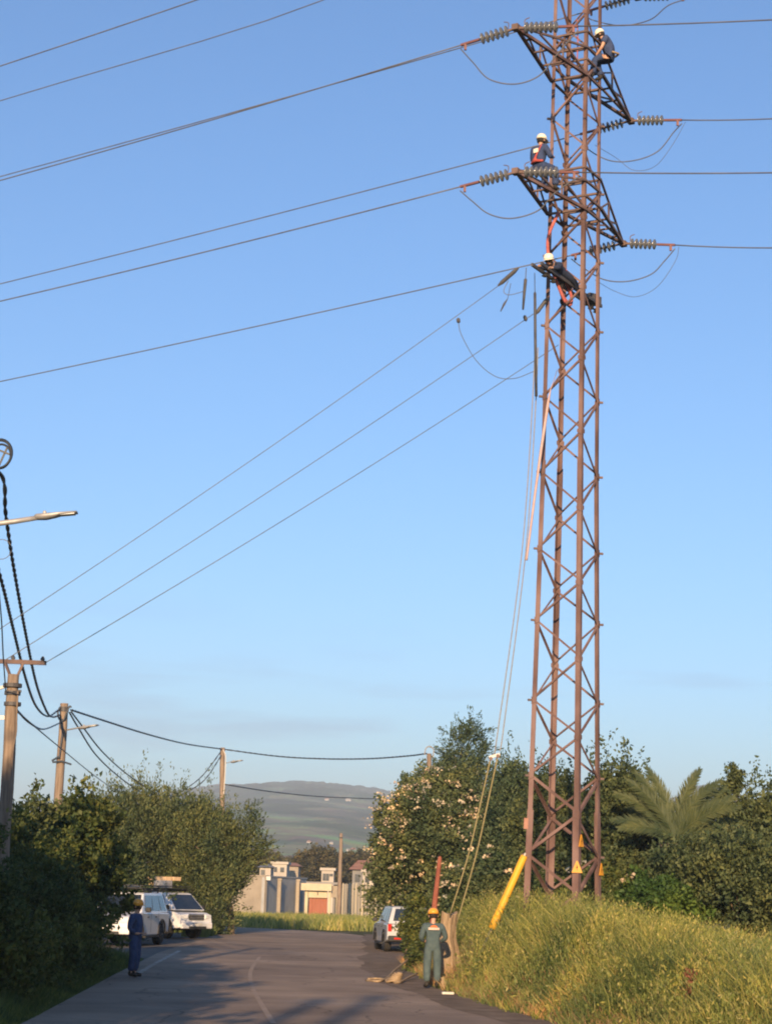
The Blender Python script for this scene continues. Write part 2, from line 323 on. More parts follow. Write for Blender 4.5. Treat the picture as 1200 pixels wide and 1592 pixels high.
# ------------------------------------------------------------------ ground, road, hills
def sstep(u): u = np.clip(u, 0, 1); return u * u * (3 - 2 * u)
def edgeR(Y): return np.interp(Y, [-300, 0, 20, 32, 38, 44, 52, 60, 70, 100, 104], [5.5, 4.5, 3.6, 2.85, 1.9, 1.0, 0.55, 0.3, 0.0, -0.2, -0.6])
def edgeL(Y): return np.interp(Y, [-300, 0, 20, 32, 48, 64, 92, 104], [-3.5, -4.0, -4.9, -5.4, -6.2, -6.9, -7.0, -7.6])
def lump(X, Y, k=1.0):
    return 0.5 * (np.sin(X * 1.1 * k + 0.7 * np.sin(Y * 0.6 * k)) * np.cos(Y * 0.9 * k + 1.3) + 0.5 * np.sin(X * 2.7 * k + Y * 2.1 * k))
def zg(X, Y):
    X = np.asarray(X, float); Y = np.asarray(Y, float)
    amp = np.interp(Y, [-300, 20, 32, 40, 56, 66, 80, 100], [0.5, 0.8, 1.0, 1.38, 1.38, 0.6, 0.4, 0.05])
    amp = amp * np.interp(X, [4.6, 6.0, 9.5, 14], [1.0, 0.76, 0.24, 0.2])
    near = (Y < 112)
    z = np.where(near, amp * sstep((X - edgeR(Y) - 0.7) / 1.9), 0.0)
    z = z + np.where(Y < 95, 0.45 * sstep((edgeL(Y) - 0.4 - X) / 2.5) * np.where((Y > 58), 0.0, 1.0), 0)
    off = np.minimum(np.abs(X - np.clip(X, edgeL(Y) - 0.6, edgeR(Y) + 0.8)), 3) / 3
    z = z - 0.06 + 0.05 * lump(X, Y) * off * near
    z = z - 0.40 * sstep((Y - 112) / 45.0)
    return z
xs = np.unique(np.concatenate([np.linspace(-6000, -60, 12), np.linspace(-60, -14, 24), np.arange(-14, 14.01, 0.4), np.linspace(14, 60, 24), np.linspace(60, 6000, 12)]))
ys = np.unique(np.concatenate([np.linspace(-400, 24, 24), np.arange(24, 62, 0.5), np.arange(62, 120, 1.5), np.linspace(120, 420, 40)]))
def grid(name, X, Y, Z, m, smooth=True):
    ny, nx = X.shape; idx = np.arange(ny * nx).reshape(ny, nx)
    f = np.stack([idx[:-1, :-1], idx[:-1, 1:], idx[1:, 1:], idx[1:, :-1]], -1).reshape(-1, 4)
    return np_mesh(name, np.stack([X, Y, Z], -1).reshape(-1, 3), f, m, smooth=smooth)
GX, GY = np.meshgrid(xs, ys)
tag(grid('ground', GX, GY, zg(GX, GY), M['soil_green']), kind='structure')

def strip(name, left, right, z, m, kind='structure', parent=None):
    n = len(left); vs = np.array([(p[0], p[1], z) for p in left] + [(p[0], p[1], z) for p in right])
    f = np.array([(i, i + n, i + n + 1, i + 1) for i in range(n - 1)])
    o = np_mesh(name, vs, f, m, parent)
    if parent is None: tag(o, kind=kind)
    return o
yy = list(np.arange(-300, 30, 12.0)) + list(np.arange(30, 92.1, 2.0))
Lp = [(float(edgeL(y)), y) for y in yy]; Rp = [(float(edgeR(y)), y) for y in yy]
# the bend to the left
for k in range(1, 13):
    t = k / 12; a = t * math.pi / 2
    Lp.append((-7.0 - 9 * (1 - math.cos(a)), 92 + 8.5 * math.sin(a)))
    Rp.append((-0.15 - 12 * (1 - math.cos(a)), 92 + 16.5 * math.sin(a)))
for x in (-24, -34, -48, -70): Lp.append((x, 101.5 - (x + 16) * 0.06)); Rp.append((x, 109.2 - (x + 12) * 0.06))
road = strip('road', Lp, Rp, 0.0, M['asphalt'])
# roadside dirt on the right, lay-by on the left
yv = np.arange(24, 99, 0.35)
strip('dirt_shade_verge', [(float(edgeR(y)) - 0.25 - 0.35 * float(sstep((y - 44) / 6.0) * sstep((70 - y) / 8.0)) - 0.10 * math.sin(y * 0.7) - 0.09 * random.random(), y) for y in yv], [(float(edgeR(y)) + 1.5, y) for y in yv], 0.004, M['dirt'])  # real dirt strip; its darker bulge stands in for shade on the road edge
strip('lay_by', [(-14.5, y) for y in np.arange(57, 93, 2.0)], [(float(edgeL(y)) + 0.02, y) for y in np.arange(57, 93, 2.0)], -0.006, M['layby'])
pl = [gnd(216, 1514), gnd(232, 1504), gnd(250, 1494), gnd(279, 1479)]
strip('road_marking', [(p[0] - 0.07, p[1]) for p in pl], [(p[0] + 0.07, p[1]) for p in pl], 0.006, M['worn_paint'])
pc = curve_pts([gnd(425, 1592), gnd(408, 1565), gnd(392, 1535), gnd(390, 1510), gnd(404, 1488)], 5)
strip('road_marking', [(p[0] - 0.05, p[1]) for p in pc], [(p[0] + 0.05, p[1]) for p in pc], 0.006, M['worn_faint'])
pf = [gnd(455, 1457), gnd(500, 1453), gnd(545, 1450)]
strip('road_marking', [(p[0], p[1] + 0.25) for p in pf], [(p[0], p[1] - 0.25) for p in pf], 0.006, M['worn_faint'])

# far hills
rx = [-2600, -800, 0, 90, 150, 300, 340, 430, 480, 520, 560, 600, 660, 760, 900, 1050, 1085, 1110, 1140, 1200, 2000, 3800]
ry = [1330, 1275, 1256, 1252, 1250, 1231, 1223, 1219, 1219, 1222, 1228, 1234, 1250, 1262, 1262, 1242, 1224, 1222, 1232, 1262, 1280, 1330]
ra = [at(x, y, 4000.0) for x, y in zip(rx, ry)]
aa = np.array([p[0] / 4000.0 for p in ra]); az_ = np.array([p[2] for p in ra])
def hz(X, Y):
    a = X / Y; zr = np.interp(a, aa, az_)
    g = np.interp(Y, [330, 500, 900, 1500, 2300, 3000, 3600, 4000, 4400, 5600], [-0.012, 0.0, 0.045, 0.15, 0.40, 0.66, 0.88, 1.0, 0.98, 0.55])
    n = 9 * lump(X, Y, 0.004) + 5 * lump(X + 300, Y, 0.011) + 2.2 * lump(X, Y + 90, 0.05)
    return zr * g + n * np.clip((Y - 500) / 2500, 0, 1.1)
hx = np.linspace(-1.0, 1.0, 420); hy = np.concatenate([np.linspace(330, 1500, 40), np.linspace(1520, 4100, 110), np.linspace(4200, 5600, 12)])
HA, HY = np.meshgrid(np.sign(hx) * (0.35 * np.abs(hx) + 0.65 * np.abs(hx) ** 3), hy); HX = HA * HY
HZ = hz(HX, HY) + np.where(HY > 3000, 5.0, 1.5) * (np.random.default_rng(3).random(HX.shape) - 0.3) * np.clip((HY - 700) / 1500, 0, 1)
hm = bpy.data.materials.new('hill'); hm.use_nodes = True; t = hm.node_tree; b = t.nodes['Principled BSDF']; b.inputs['Roughness'].default_value = 1.0; b.inputs['Specular IOR Level'].default_value = 0
tc = t.nodes.new('ShaderNodeTexCoord'); mp = t.nodes.new('ShaderNodeMapping'); mp.inputs['Scale'].default_value = (1, 0.55, 1)
n1 = t.nodes.new('ShaderNodeTexNoise'); n1.inputs['Scale'].default_value = 0.013; n1.inputs['Detail'].default_value = 9
n2 = t.nodes.new('ShaderNodeTexVoronoi'); n2.inputs['Scale'].default_value = 0.022
cr = t.nodes.new('ShaderNodeValToRGB'); e = cr.color_ramp.elements
e[0].position = 0.36; e[0].color = (0.035, 0.055, 0.028, 1); e[1].position = 0.70; e[1].color = (0.26, 0.40, 0.14, 1)
k = e.new(0.50); k.color = (0.075, 0.115, 0.055, 1); k = e.new(0.58); k.color = (0.20, 0.19, 0.12, 1)
mx = t.nodes.new('ShaderNodeMix'); mx.data_type = 'RGBA'; mx.blend_type = 'MULTIPLY'; mx.inputs[0].default_value = 0.35
t.links.new(tc.outputs['Object'], mp.inputs[0]); t.links.new(mp.outputs[0], n1.inputs['Vector']); t.links.new(mp.outputs[0], n2.inputs['Vector'])
sz = t.nodes.new('ShaderNodeSeparateXYZ'); mr = t.nodes.new('ShaderNodeMapRange'); mr.inputs[1].default_value = 0; mr.inputs[2].default_value = 110; mr.inputs[3].default_value = 0.10; mr.inputs[4].default_value = -0.04
sm = t.nodes.new('ShaderNodeMath'); sm.operation = 'ADD'; t.links.new(tc.outputs['Object'], sz.inputs[0]); t.links.new(sz.outputs['Z'], mr.inputs[0]); t.links.new(n1.outputs['Fac'], sm.inputs[0]); t.links.new(mr.outputs[0], sm.inputs[1])
t.links.new(sm.outputs[0], cr.inputs[0]); t.links.new(cr.outputs[0], mx.inputs[6]); t.links.new(n2.outputs['Color'], mx.inputs[7]); t.links.new(mx.outputs[2], b.inputs['Base Color'])
tag(grid('hills', HX, HY, HZ, hm), kind='structure')

# air: an even pale haze from the lens to beyond the hills
hb = MB().box((0, 2700, 118), (12400, 6400, 290)).build('haze', None); tag(hb, kind='stuff')
hmz = bpy.data.materials.new('haze_air'); hmz.use_nodes = True; t = hmz.node_tree; t.nodes.clear()
o_ = t.nodes.new('ShaderNodeOutputMaterial'); pv = t.nodes.new('ShaderNodeVolumePrincipled')
pv.inputs['Color'].default_value = (0.72, 0.86, 1.0, 1); pv.inputs['Density'].default_value = 0.00027; pv.inputs['Anisotropy'].default_value = 0.0
t.links.new(pv.outputs[0], o_.inputs['Volume']); hb.data.materials.append(hmz)

# ------------------------------------------------------------------ buildings beyond the bend
def wall_between(mb, A, B, z0, z1, th):
    A, B = np.array(A, float), np.array(B, float); d = (B - A); d[2] = 0; L = np.linalg.norm(d); a = math.atan2(d[1], d[0])
    n = np.array((-math.sin(a), math.cos(a), 0)); c = (A + B) / 2 + n * th / 2; c[2] = (z0 + z1) / 2
    mb.box(c, (L, th, z1 - z0), a); return a, n, L
P1 = at(366, 1430, 160); P2 = at(410, 1429, 158.5); P3 = at(475, 1427, 172); P0 = P1 + (P1 - P2) * 2.2
ztop = at(410, 1364, 158.5)[2]; zb = -0.6
t = empty('block_building', (P2[0], P2[1], zb), label='beige and grey flat roofed block building beside the bend, left of the red door', cat='building')
m_ = MB(); a1, n1_, L1_ = wall_between(m_, (P0[0], P0[1], 0), (P2[0], P2[1], 0), zb, ztop, 0.3); w = m_.build('wall', M['beige_wall'], t); w['label'] = 'sunlit beige end wall'
m_ = MB(); a2, n2_, L2_ = wall_between(m_, (P2[0] + 0.004, P2[1] + 0.02, 0), (P3[0], P3[1], 0), zb, ztop - 0.01, 0.28); w = m_.build('wall', M['grey_wall'], t); w['label'] = 'shaded grey side wall'
m_ = MB(); wall_between(m_, P0 + V(0, -0.06, 0), P2 + V(0.02, -0.06, 0), ztop, ztop + 0.14, 0.42); m_.build('coping', M['beige_wall'], t)
m_ = MB(); wall_between(m_, P2 + V(0.06, 0.1, 0), P3 + V(0.06, 0, 0), ztop, ztop + 0.12, 0.4); m_.build('coping', M['grey_wall'], t)
MB().add([P0 + V(0, .1, 0) + V(0, 0, ztop + 0.03 - P0[2]), P2 + V(-.1, .1, ztop + 0.03 - P2[2]), P3 + V(-.1, 0, ztop + 0.03 - P3[2]), P0 + V(2, 14, ztop + 0.03 - P0[2])], [(0, 1, 2, 3)]).build('roof', M['grey_wall'], t)
for px in (430, 459):
    k = (px - 410) / 65.0; lo, hi = 0.0, 1.0
    for _ in range(30):
        mid = (lo + hi) / 2; q = P2 + (P3 - P2) * mid; dq = q - CAM; x_ = np.dot(dq, _r) / np.dot(dq, _f) * 3000 + 600
        if x_ < px: lo = mid
        else: hi = mid
    q = P2 + (P3 - P2) * lo
    MB().box((q[0] + 0.14, q[1], (zb + ztop - 0.2) / 2), (0.24, 0.3, ztop - 0.2 - zb), a2).build('column', M['beige_wall'], t)
    MB().box((q[0] + 0.14, q[1], ztop - 0.13), (0.36, 0.42, 0.14), a2).build('column_cap', M['beige_wall'], t)
MB().box((P2[0] + 0.25, P2[1] - 0.1, ztop - 0.1), (0.35, 0.3, 0.3)).build('floodlight', M['galv'], t)

# gatehouse with red door
Yg = 168.0
def rect(mb, x0, x1, y0, y1, Y, th, dy=0.0):
    a, b_ = at(x0, y1, Y), at(x1, y0, Y)
    mb.box(((a[0] + b_[0]) / 2, Y + th / 2 + dy, (a[2] + b_[2]) / 2), (abs(b_[0] - a[0]), th, abs(b_[2] - a[2])))
g0 = at(495, 1430, Yg)
t = empty('gatehouse', (g0[0], g0[1], g0[2]), label='cream gatehouse with wide lintel and red wooden door', cat='gatehouse')
m_ = MB(); rect(m_, 468, 516, 1375, 1384.5, Yg, 1.2, -0.5); m_.build('lintel', M['cream_wall'], t)
m_ = MB(); rect(m_, 479.5, 509, 1384.8, 1396, Yg, 0.6); m_.build('door_header', M['cream_wall'], t)
m_ = MB(); rect(m_, 472.5, 479, 1384.8, 1433, Yg, 0.7, -0.05); m_.build('pillar', M['cream_wall'], t)
m_ = MB(); rect(m_, 509.3, 514.5, 1384.8, 1433, Yg, 0.7, -0.05); m_.build('pillar', M['cream_wall'], t)
m_ = MB(); rect(m_, 514.8, 527, 1378, 1396, Yg, 0.5, 0.3); m_.build('side_wall', M['beige_wall'], t)
m_ = MB(); rect(m_, 516, 521, 1396.3, 1433, Yg, 0.4, 0.5); m_.build('side_panel', M['house_grey'], t)
m_ = MB(); rect(m_, 521.4, 525.6, 1396.3, 1433, Yg, 0.6, 0.3); m_.build('pillar', M['cream_wall'], t)
dr = m_ = MB(); rect(m_, 479.3, 509, 1396.3, 1433, Yg, 0.1, 0.32); dr = m_.build('door', M['red_door'], t)
for k in range(5):
    m_ = MB(); rect(m_, 479.8 + k * 5.85, 485.1 + k * 5.85, 1397, 1433, Yg, 0.05, 0.24); m_.build('plank', M['red_door'], dr)
m_ = MB(); rect(m_, 476, 528, 1372.6, 1374.7, Yg, 0.6, 0.0); m_.build('coping', M['house_grey'], t)
m_ = MB(); rect(m_, 493.2, 494.6, 1387, 1392, Yg, 0.12, -0.13); m_.build('wall_lamp', M['dark_metal'], t)
# ribbed fence to its right
f0 = at(560, 1430, Yg)
t = empty('ribbed_fence', (f0[0], f0[1], f0[2]), label='tall cream ribbed panel fence between wooden pole and flowering bush', cat='fence')
m_ = MB(); rect(m_, 530, 640, 1378, 1433, Yg, 0.12, 0.35); m_.build('backing', M['house_grey'], t)
px = 531.0; k = 0
while px < 640:
    wd = (3.3, 2.4, 4.2, 2.8)[k % 4]
    m_ = MB(); rect(m_, px, px + wd, 1373.5, 1433, Yg, 0.22 + 0.05 * (k % 3), 0.0); m_.build('panel_rib', M['cream_wall'], t)
    px += wd + (1.9, 2.4, 1.6)[k % 3]; k += 1

def house(px0, px1, yeave, Y, depth, wallm, roofm, label, roofrise=0.0, wins=(), flat=False, name='house', cat='house', ybase=None):
    a, b_ = at(px0, yeave, Y), at(px1, yeave, Y); zt = (a[2] + b_[2]) / 2; w_ = b_[0] - a[0]; cx = (a[0] + b_[0]) / 2
    z0 = float(hz(np.array(cx), np.array(Y)) - 1) if Y > 400 else -1.0
    t = empty(name, (cx, Y, z0), label=label, cat=cat)
    MB().box((cx, Y + depth / 2, (z0 + zt) / 2), (w_, depth, zt - z0)).build('wall', wallm, t)
    if flat: MB().box((cx, Y + depth / 2, zt + 0.15), (w_ + 0.4, depth + 0.4, 0.3)).build('roof', roofm, t)
    else:
        e_ = w_ * 0.06 + 0.3
        MB().add([(cx - w_ / 2 - e_, Y - e_, zt), (cx + w_ / 2 + e_, Y - e_, zt), (cx + w_ / 2 + e_, Y + depth + e_, zt), (cx - w_ / 2 - e_, Y + depth + e_, zt),
                  (cx - w_ * 0.3, Y + depth / 2, zt + roofrise), (cx + w_ * 0.3, Y + depth / 2, zt + roofrise)],
                 [(3, 2, 1, 0), (0, 1, 5, 4), (1, 2, 5), (2, 3, 4, 5), (3, 0, 4)]).build('roof', roofm, t)
    for (fx, fz, ww, hh) in wins:
        MB().box((cx + fx * w_, Y - 0.02, zt - fz), (ww, 0.12, hh)).build('window', M['window_dark'], t)
    return t
house(548, 588, 1353, 235, 9, M['house_grey'], M['tile_roof'], 'grey house with red tiled hip roof behind the ribbed fence', 1.2, ((-0.3, 1.0, 0.6, 0.9), (0.05, 1.0, 0.6, 0.9)))
house(564, 592, 1357, 222, 5, M['house_white'], M['house_white'], 'small white flat roofed annex in front of the red roofed house', flat=True, wins=((-0.25, 0.8, 0.5, 0.7), (0.15, 0.8, 0.5, 0.7)))
house(500, 519, 1354, 225, 6, M['house_white'], M['house_white'], 'white flat roofed house with two windows above the gatehouse', flat=True, wins=((-0.27, 0.75, 0.35, 0.8), (0.0, 0.75, 0.35, 0.8), (0.3, 0.5, 0.4, 0.3)))
house(404, 421, 1349, 236, 7, M['house_white'], M['house_grey'], 'cream house with low grey roof behind left end of the block building', 0.4, ((-0.2, 0.6, 0.5, 0.6),))
house(423, 446, 1344, 250, 8, M['house_white'], M['house_white'], 'bright cream house above the grey side wall', flat=True, wins=((0.2, 0.7, 0.5, 0.6), (-0.25, 0.7, 0.4, 0.6)))
house(438, 464, 1347, 262, 8, M['beige_wall'], M['tile_roof'], 'beige house with low tiled roof right of the bright cream house', 0.5, ((-0.2, 0.7, 0.6, 0.7),))
for i, (px, py, Y, w_, lab) in enumerate(((480, 1309, 1500, 7, 'leftmost white house on the green hillside'), (515, 1311, 1500, 6, 'small white house standing alone in the hillside field'),
        (499, 1325, 1150, 5, 'white house low on the hillside above the flat roofed house'), (541, 1322, 1200, 6, 'low white farmhouse on the hillside left of the long pale barn'), (549, 1321, 1200, 9, 'long pale barn on the hillside behind the wooden pole'),
        (574, 1324, 1150, 5, 'rightmost white house on the hillside beside flowering bush'), (508, 1243, 3300, 13, 'tiny white house high on the hill crest'), (541, 1244, 3300, 17, 'long white farm building high on the hill crest'))):
    for Y in np.arange(520, 4000, 10.0):
        p = at(px, py + 2.5, Y)
        if hz(np.array(p[0]), np.array(Y)) > p[2]: break
    house(px - w_ * 0.5 * 3000 / Y * 0.5, px + w_ * 0.5 * 3000 / Y * 0.5, py, Y, w_ * 0.6, M['house_white'], M['house_white'] if i % 2 else M['tile_roof'], lab, w_ * 0.16, name='farmhouse')
#PYLON
# ------------------------------------------------------------------ lattice pylon
TY = 46.0
TB = at(874.5, 1392, TY); TT = at(898.5, 0, TY)
zA = float(zg(TB[0], TB[1])) - 0.3
def axis_at(z): return TB + (TT - TB) * ((z - TB[2]) / (TT[2] - TB[2]))
def z_of(py): return float(at(886, py, TY)[2])
_zz = [z_of(1500), z_of(1392), z_of(700), z_of(0), z_of(-420)]; _rr = [66, 62.5, 49.5, 43.0, 40.0]
def rad(z): return float(np.interp(z, _zz, _rr)) / 65.2
PH = R(16.0)
# corners: 0 left, 1 front, 2 right, 3 back
ANG = [math.pi + PH, -math.pi / 2 + PH, PH, math.pi / 2 + PH]
def corner(i, z):
    c = axis_at(z); r = rad(z); return V(c[0] + r * math.cos(ANG[i % 4]), c[1] + r * math.sin(ANG[i % 4]), z)
ARM = np.array((corner(0, 10) + corner(1, 10)) / 2 - axis_at(10)); ARM[2] = 0; ARM /= np.linalg.norm(ARM)   # towards the viewer, left
LINE = np.array((-ARM[1], ARM[0], 0)); LINE = LINE if LINE[0] < 0 else -LINE                                # along the line, left and away
pyl = empty('lattice_pylon', (TB[0], TB[1], zA), label='tall rust brown steel lattice pylon standing on the grassy bank', cat='pylon')
def fdirs(i, z):
    c = corner(i, z); a = corner(i + 1, z) - c; b = corner(i - 1, z) - c
    return a / np.linalg.norm(a), b / np.linalg.norm(b)
ZT = z_of(-300); ZJ = z_of(1262)
for i in range(4):
    fx, fy = fdirs(i, 8)
    MB().angle(corner(i, zA), corner(i, ZJ), fx, fy, 0.155, 0.02).build('leg_base', M['steel'], pyl)
    lg = MB()
    for q0, q1, w_ in ((ZJ - 0.25, z_of(720), 0.118), (z_of(720), z_of(300), 0.10), (z_of(300), ZT, 0.088)):
        out = 0.0
        a, b_ = corner(i, q0), corner(i, q1)
        lg.angle(a + (fx + fy) * 0.008, b_ + (fx + fy) * 0.008, fx, fy, w_, 0.018)
    lg.build('leg', M['steel'], pyl)
ny4 = [1332, 1209, 1092, 968, 857, 738, 621, 511, 403, 296, 190, 85, -20, -125, -230]
za = [z_of(1455)] + [z_of(y) for y in ny4]
zm = [(za[k] + za[k + 1]) / 2 for k in range(len(za) - 1)]
def brace(i, z0, j, z1, k, w_=0.075):
    fx, _ = fdirs(i, z0) if j == (i + 1) % 4 else (fdirs(i, z0)[1], 0)
    a, b_ = corner(i, z0), corner(j, z1); mid = axis_at((z0 + z1) / 2); n = (a + b_) / 2 - mid; n[2] = 0; n /= np.linalg.norm(n)
    d = b_ - a; d /= np.linalg.norm(d); a = a + d * 0.07 - n * 0.03; b_ = b_ - d * 0.07 - n * 0.03
    side = np.cross(n, d)
    MB().angle(a, b_, side, -n, w_, 0.012).build('brace', M['steel'], pyl)
for i in range(4):
    j = (i + 1) % 4
    for k in range(len(zm)):
        for (zA_, zB_) in ((za[k], zm[k]), (za[k + 1], zm[k])):
            if i % 2 == 0: brace(i, zA_, j, zB_, k, 0.068 if k < 2 else 0.047)   # corners 0, 2 carry whole nodes, 1, 3 half nodes
            else: brace(j, zA_, i, zB_, k, 0.068 if k < 2 else 0.047)
    for k in range(0, len(za)):
        pass
# step bolts / gusset plates at the nodes of the left and right corners
for i in (0, 2):
    for k in range(1, len(za) - 1):
        c = corner(i, za[k]); o = c - axis_at(za[k]); o /= np.linalg.norm(o)
        MB().bar(c - o * 0.02, c + o * 0.09, 0.05, 0.05).build('step_bolt', M['steel_dark'], pyl)

for i in range(4):
    for k in range(1, len(za) - 1):
        z = za[k] if i % 2 == 0 else zm[k]
        fx, fy = fdirs(i, z); c = corner(i, z)
        for fd, nn in ((fx, fy), (fy, fx)):
            MB().prism([c + fd * 0.02 + V(0, 0, -0.09) - nn * 0.004, c + fd * 0.13 + V(0, 0, -0.04) - nn * 0.004, c + fd * 0.13 + V(0, 0, 0.04) - nn * 0.004, c + fd * 0.02 + V(0, 0, 0.09) - nn * 0.004], (0, 0, 0), nn * -0.01).build('gusset', M['steel'], pyl)
# cross-arms: near (left) and far (right) sides at the same height
def tipfrom(z, L, sgn): return axis_at(z) + ARM * L * sgn
arms = {}
def solve_arm(px, py, sgn):
    """height and reach of an arm whose tip is seen at (px, py)"""
    best = None
    for L in np.linspace(1.2, 4.2, 121):
        a = axis_at(15); Yt = a[1] + ARM[1] * L * sgn; p = at(px, py, Yt); c = axis_at(p[2]); e_ = abs(p[0] - (c[0] + ARM[0] * L * sgn))
        if best is None or e_ < best[0]: best = (e_, L, p)
    return best[1], best[2]
TIPS = {}
for nm, px, py, sgn in (('n0', 803, -176, 1), ('f0', 990, -6, -1), ('n1', 803, 43, 1), ('f1', 980, 187, -1), ('n2', 803, 267, 1), ('f2', 968, 378, -1)):
    L, p = solve_arm(px, py, sgn); TIPS[nm] = p
    zc = p[2]; ia, ib = (0, 1) if sgn > 0 else (3, 2)
    ra_, rb_ = corner(ia, zc), corner(ib, zc); ta, tb = corner(ia, zc + 0.75), corner(ib, zc + 0.75)
    arm = MB().bar(p - ARM * sgn * 0.05, p + ARM * sgn * 0.12, 0.16, 0.14).build('arm_tip', M['steel_dark'], pyl)
    for q in (ra_, rb_): MB().bar(q, p, 0.072, 0.072).build('arm_chord', M['steel_dark'] if sgn < 0 else M['steel'], pyl)
    for q in (ta, tb): MB().bar(q, p + V(0, 0, 0.05), 0.05, 0.05).build('arm_chord', M['steel_dark'], pyl)
    for f_ in (0.3, 0.55, 0.78):
        MB().bar(ra_ + (p - ra_) * f_, rb_ + (p - rb_) * f_, 0.05, 0.04).build('arm_lacing', M['steel_dark'], pyl)
    for q, tq in ((ra_, ta), (rb_, tb)):
        for f_, g_ in ((0.0, 0.35), (0.35, 0.35), (0.35, 0.68)):
            MB().bar(q + (p - q) * f_ + V(0, 0, 0.001), tq + (p - tq) * g_, 0.04, 0.04).build('arm_lacing', M['steel_dark'], pyl)
    for zz in (zc, zc + 0.75):
        for i in range(4):
            MB().bar(corner(i, zz), corner(i + 1, zz), 0.055, 0.05).build('ring_beam', M['steel_dark'], pyl)
# slim low beam (dark) through the body with its fittings
zs = z_of(450); cS = axis_at(zs)
for o_ in (-0.12, 0.12):
    MB().bar(cS + ARM * 2.2 + LINE * o_, cS - ARM * 1.55 + LINE * o_, 0.05, 0.08).build('low_beam', M['dark_metal'], pyl)
for u in (1.7, 1.2, 0.75, -0.8, -1.15, -1.5):
    c = cS + ARM * u
    MB().lathe([(0.04, 0), (0.09, 0.03), (0.04, 0.06), (0.09, 0.09), (0.04, 0.12)], c - V(0, 0, 0.18), n=10).build('switch_insulator', M['dark_metal'], pyl)
for u in (1.15, 1.42):
    MB().box(cS - ARM * u + V(0, 0, 0.12), (0.24, 0.22, 0.20), 0.5).build('switch_box', M['dark_metal'], pyl)
# yellow danger triangles bolted to the legs
def tri_sign(c, n, up, w_, lab):
    n = np.array(n, float); n /= np.linalg.norm(n); x = np.cross(n, (0, 0, 1)); x /= np.linalg.norm(x); u_ = np.array((0, 0, 1.0)); c = np.array(c)
    k = 0.06 * w_
    pts = [c - x * w_ / 2 + u_ * 0, c + x * w_ / 2, c + x * k + u_ * up, c - x * k + u_ * up]
    s_ = MB().prism(pts, (0, 0, 0), n * 0.015).build('danger_sign', M['yellow_sign'], pyl); s_['label'] = lab
    # black lightning mark
    b0 = c + n * 0.019 + u_ * up * 0.42
    q = [b0 + x * w_ * a_ + u_ * up * b_ for a_, b_ in ((0.04, 0.30), (-0.10, 0.02), (-0.01, 0.02), (-0.05, -0.26), (0.10, 0.07), (0.01, 0.07))]
    MB().prism(q, (0, 0, 0), n * 0.004).build('sign_mark', M['black_print'], s_)
c = corner(1, z_of(1358)); tri_sign(c + V(-0.03, -0.02, 0), (-0.15, -1, 0), 0.27, 0.25, 'front facing yellow warning triangle')
fx1, fy1 = fdirs(1, 3)
c = corner(1, z_of(1318)); tri_sign(c + fx1 * 0.10 - fy1 * 0.02, (0.75, -0.55, 0), 0.28, 0.22, 'yellow warning triangle turned sideways')
c = corner(2, z_of(1360)); tri_sign(c + V(0.0, -0.08, 0), (0.8, -0.6, 0), 0.28, 0.2, 'yellow warning triangle on the right leg')
for i in range(4):
    c = corner(i, zA + 0.25); MB().box((c[0], c[1], zA - 0.02), (0.42, 0.42, 0.3), PH, top=(0.8, 0.8)).build('footing', M['grey_wall'], pyl)
MB().bar(corner(0, z_of(1292)) + V(-0.02, -0.012, 0), corner(0, z_of(1275)) + V(-0.02, -0.012, 0), 0.1, 0.012, up=(0, 1, 0)).build('number_plate', M['faded_plate'], pyl)

# ------------------------------------------------------------------ insulator strings and conductors
def string_thing(p, d, label, n=6, dark=False):
    """tension string from arm tip p along unit direction d; returns its far end"""
    d = np.array(d, float); d /= np.linalg.norm(d); r0 = 0.22
    t = empty('insulator_string', p, label=label, cat='insulator', group='glass insulator strings on the pylon arms')
    MB().bar(p + d * 0.03, p + d * r0, 0.05, 0.05).build('shackle', M['steel_dark'], t)
    for k in range(n):
        MB().lathe([(0.03, 0), (0.05, 0.02), (0.128, 0.035), (0.14, 0.05), (0.09, 0.072), (0.035, 0.085), (0.03, 0.125)], p + d * (r0 + k * 0.127), d, n=14).build('disc', M['glass_disc'], t, smooth=True)
    e0 = r0 + n * 0.127
    MB().bar(p + d * e0, p + d * (e0 + 0.5), 0.055, 0.055).build('clamp', M['wire_red'], t)
    q = p + d * (e0 + 0.5)
    MB().bar(q - d * 0.12, q - d * 0.12 - V(0, 0, 0.16), 0.06, 0.06).build('clamp', M['wire_red'], t)
    ar = curve_pts([p + d * r0 + V(0, 0, 0.06), p + d * r0 + V(0, 0, 0.2), p + d * (r0 + 0.12) + V(0, 0, 0.26)], 4)
    MB().tube(ar, 0.012, 5).build('arcing_horn', M['steel_dark'], t)
    return q, d
def wire(name, pts, r, m, label, cat='wire', group=None, n=5):
    o = MB().tube(pts, r, n).build(name, m, None, smooth=True, org=pts[0]); return tag(o, label, cat, group)
def line_left(tip, pl, label, llabel, ext=70.0):
    """conductor leaving to the left: pl = pixel where it crosses the left picture edge"""
    # forward distance at the picture edge follows the line direction
    k = 0
    for _ in range(20):
        q = at(pl[0], pl[1], tip[1] + k * LINE[1]); k = (q - tip) @ LINE
    d = q - tip; L = np.linalg.norm(d[:2]); d = d / np.linalg.norm(d)
    e, d = string_thing(tip, d - V(0, 0, 0.01), llabel)
    pts = []
    for u in np.linspace(0, 1, 9): pts.append(e + (q - e) * u - V(0, 0, 0.09) * (u - u * u) * 4 * 0.5)
    h = (q - e); L = np.linalg.norm(h[:2])
    for s_ in (1.5, 2.2, 3, 4, 5, 6.5): pts.append(e + h * s_ + V(0, 0, 0.0016) * (s_ * L) * (s_ * L - L))
    wire('conductor', pts, 0.017, M['wire'], label); return e
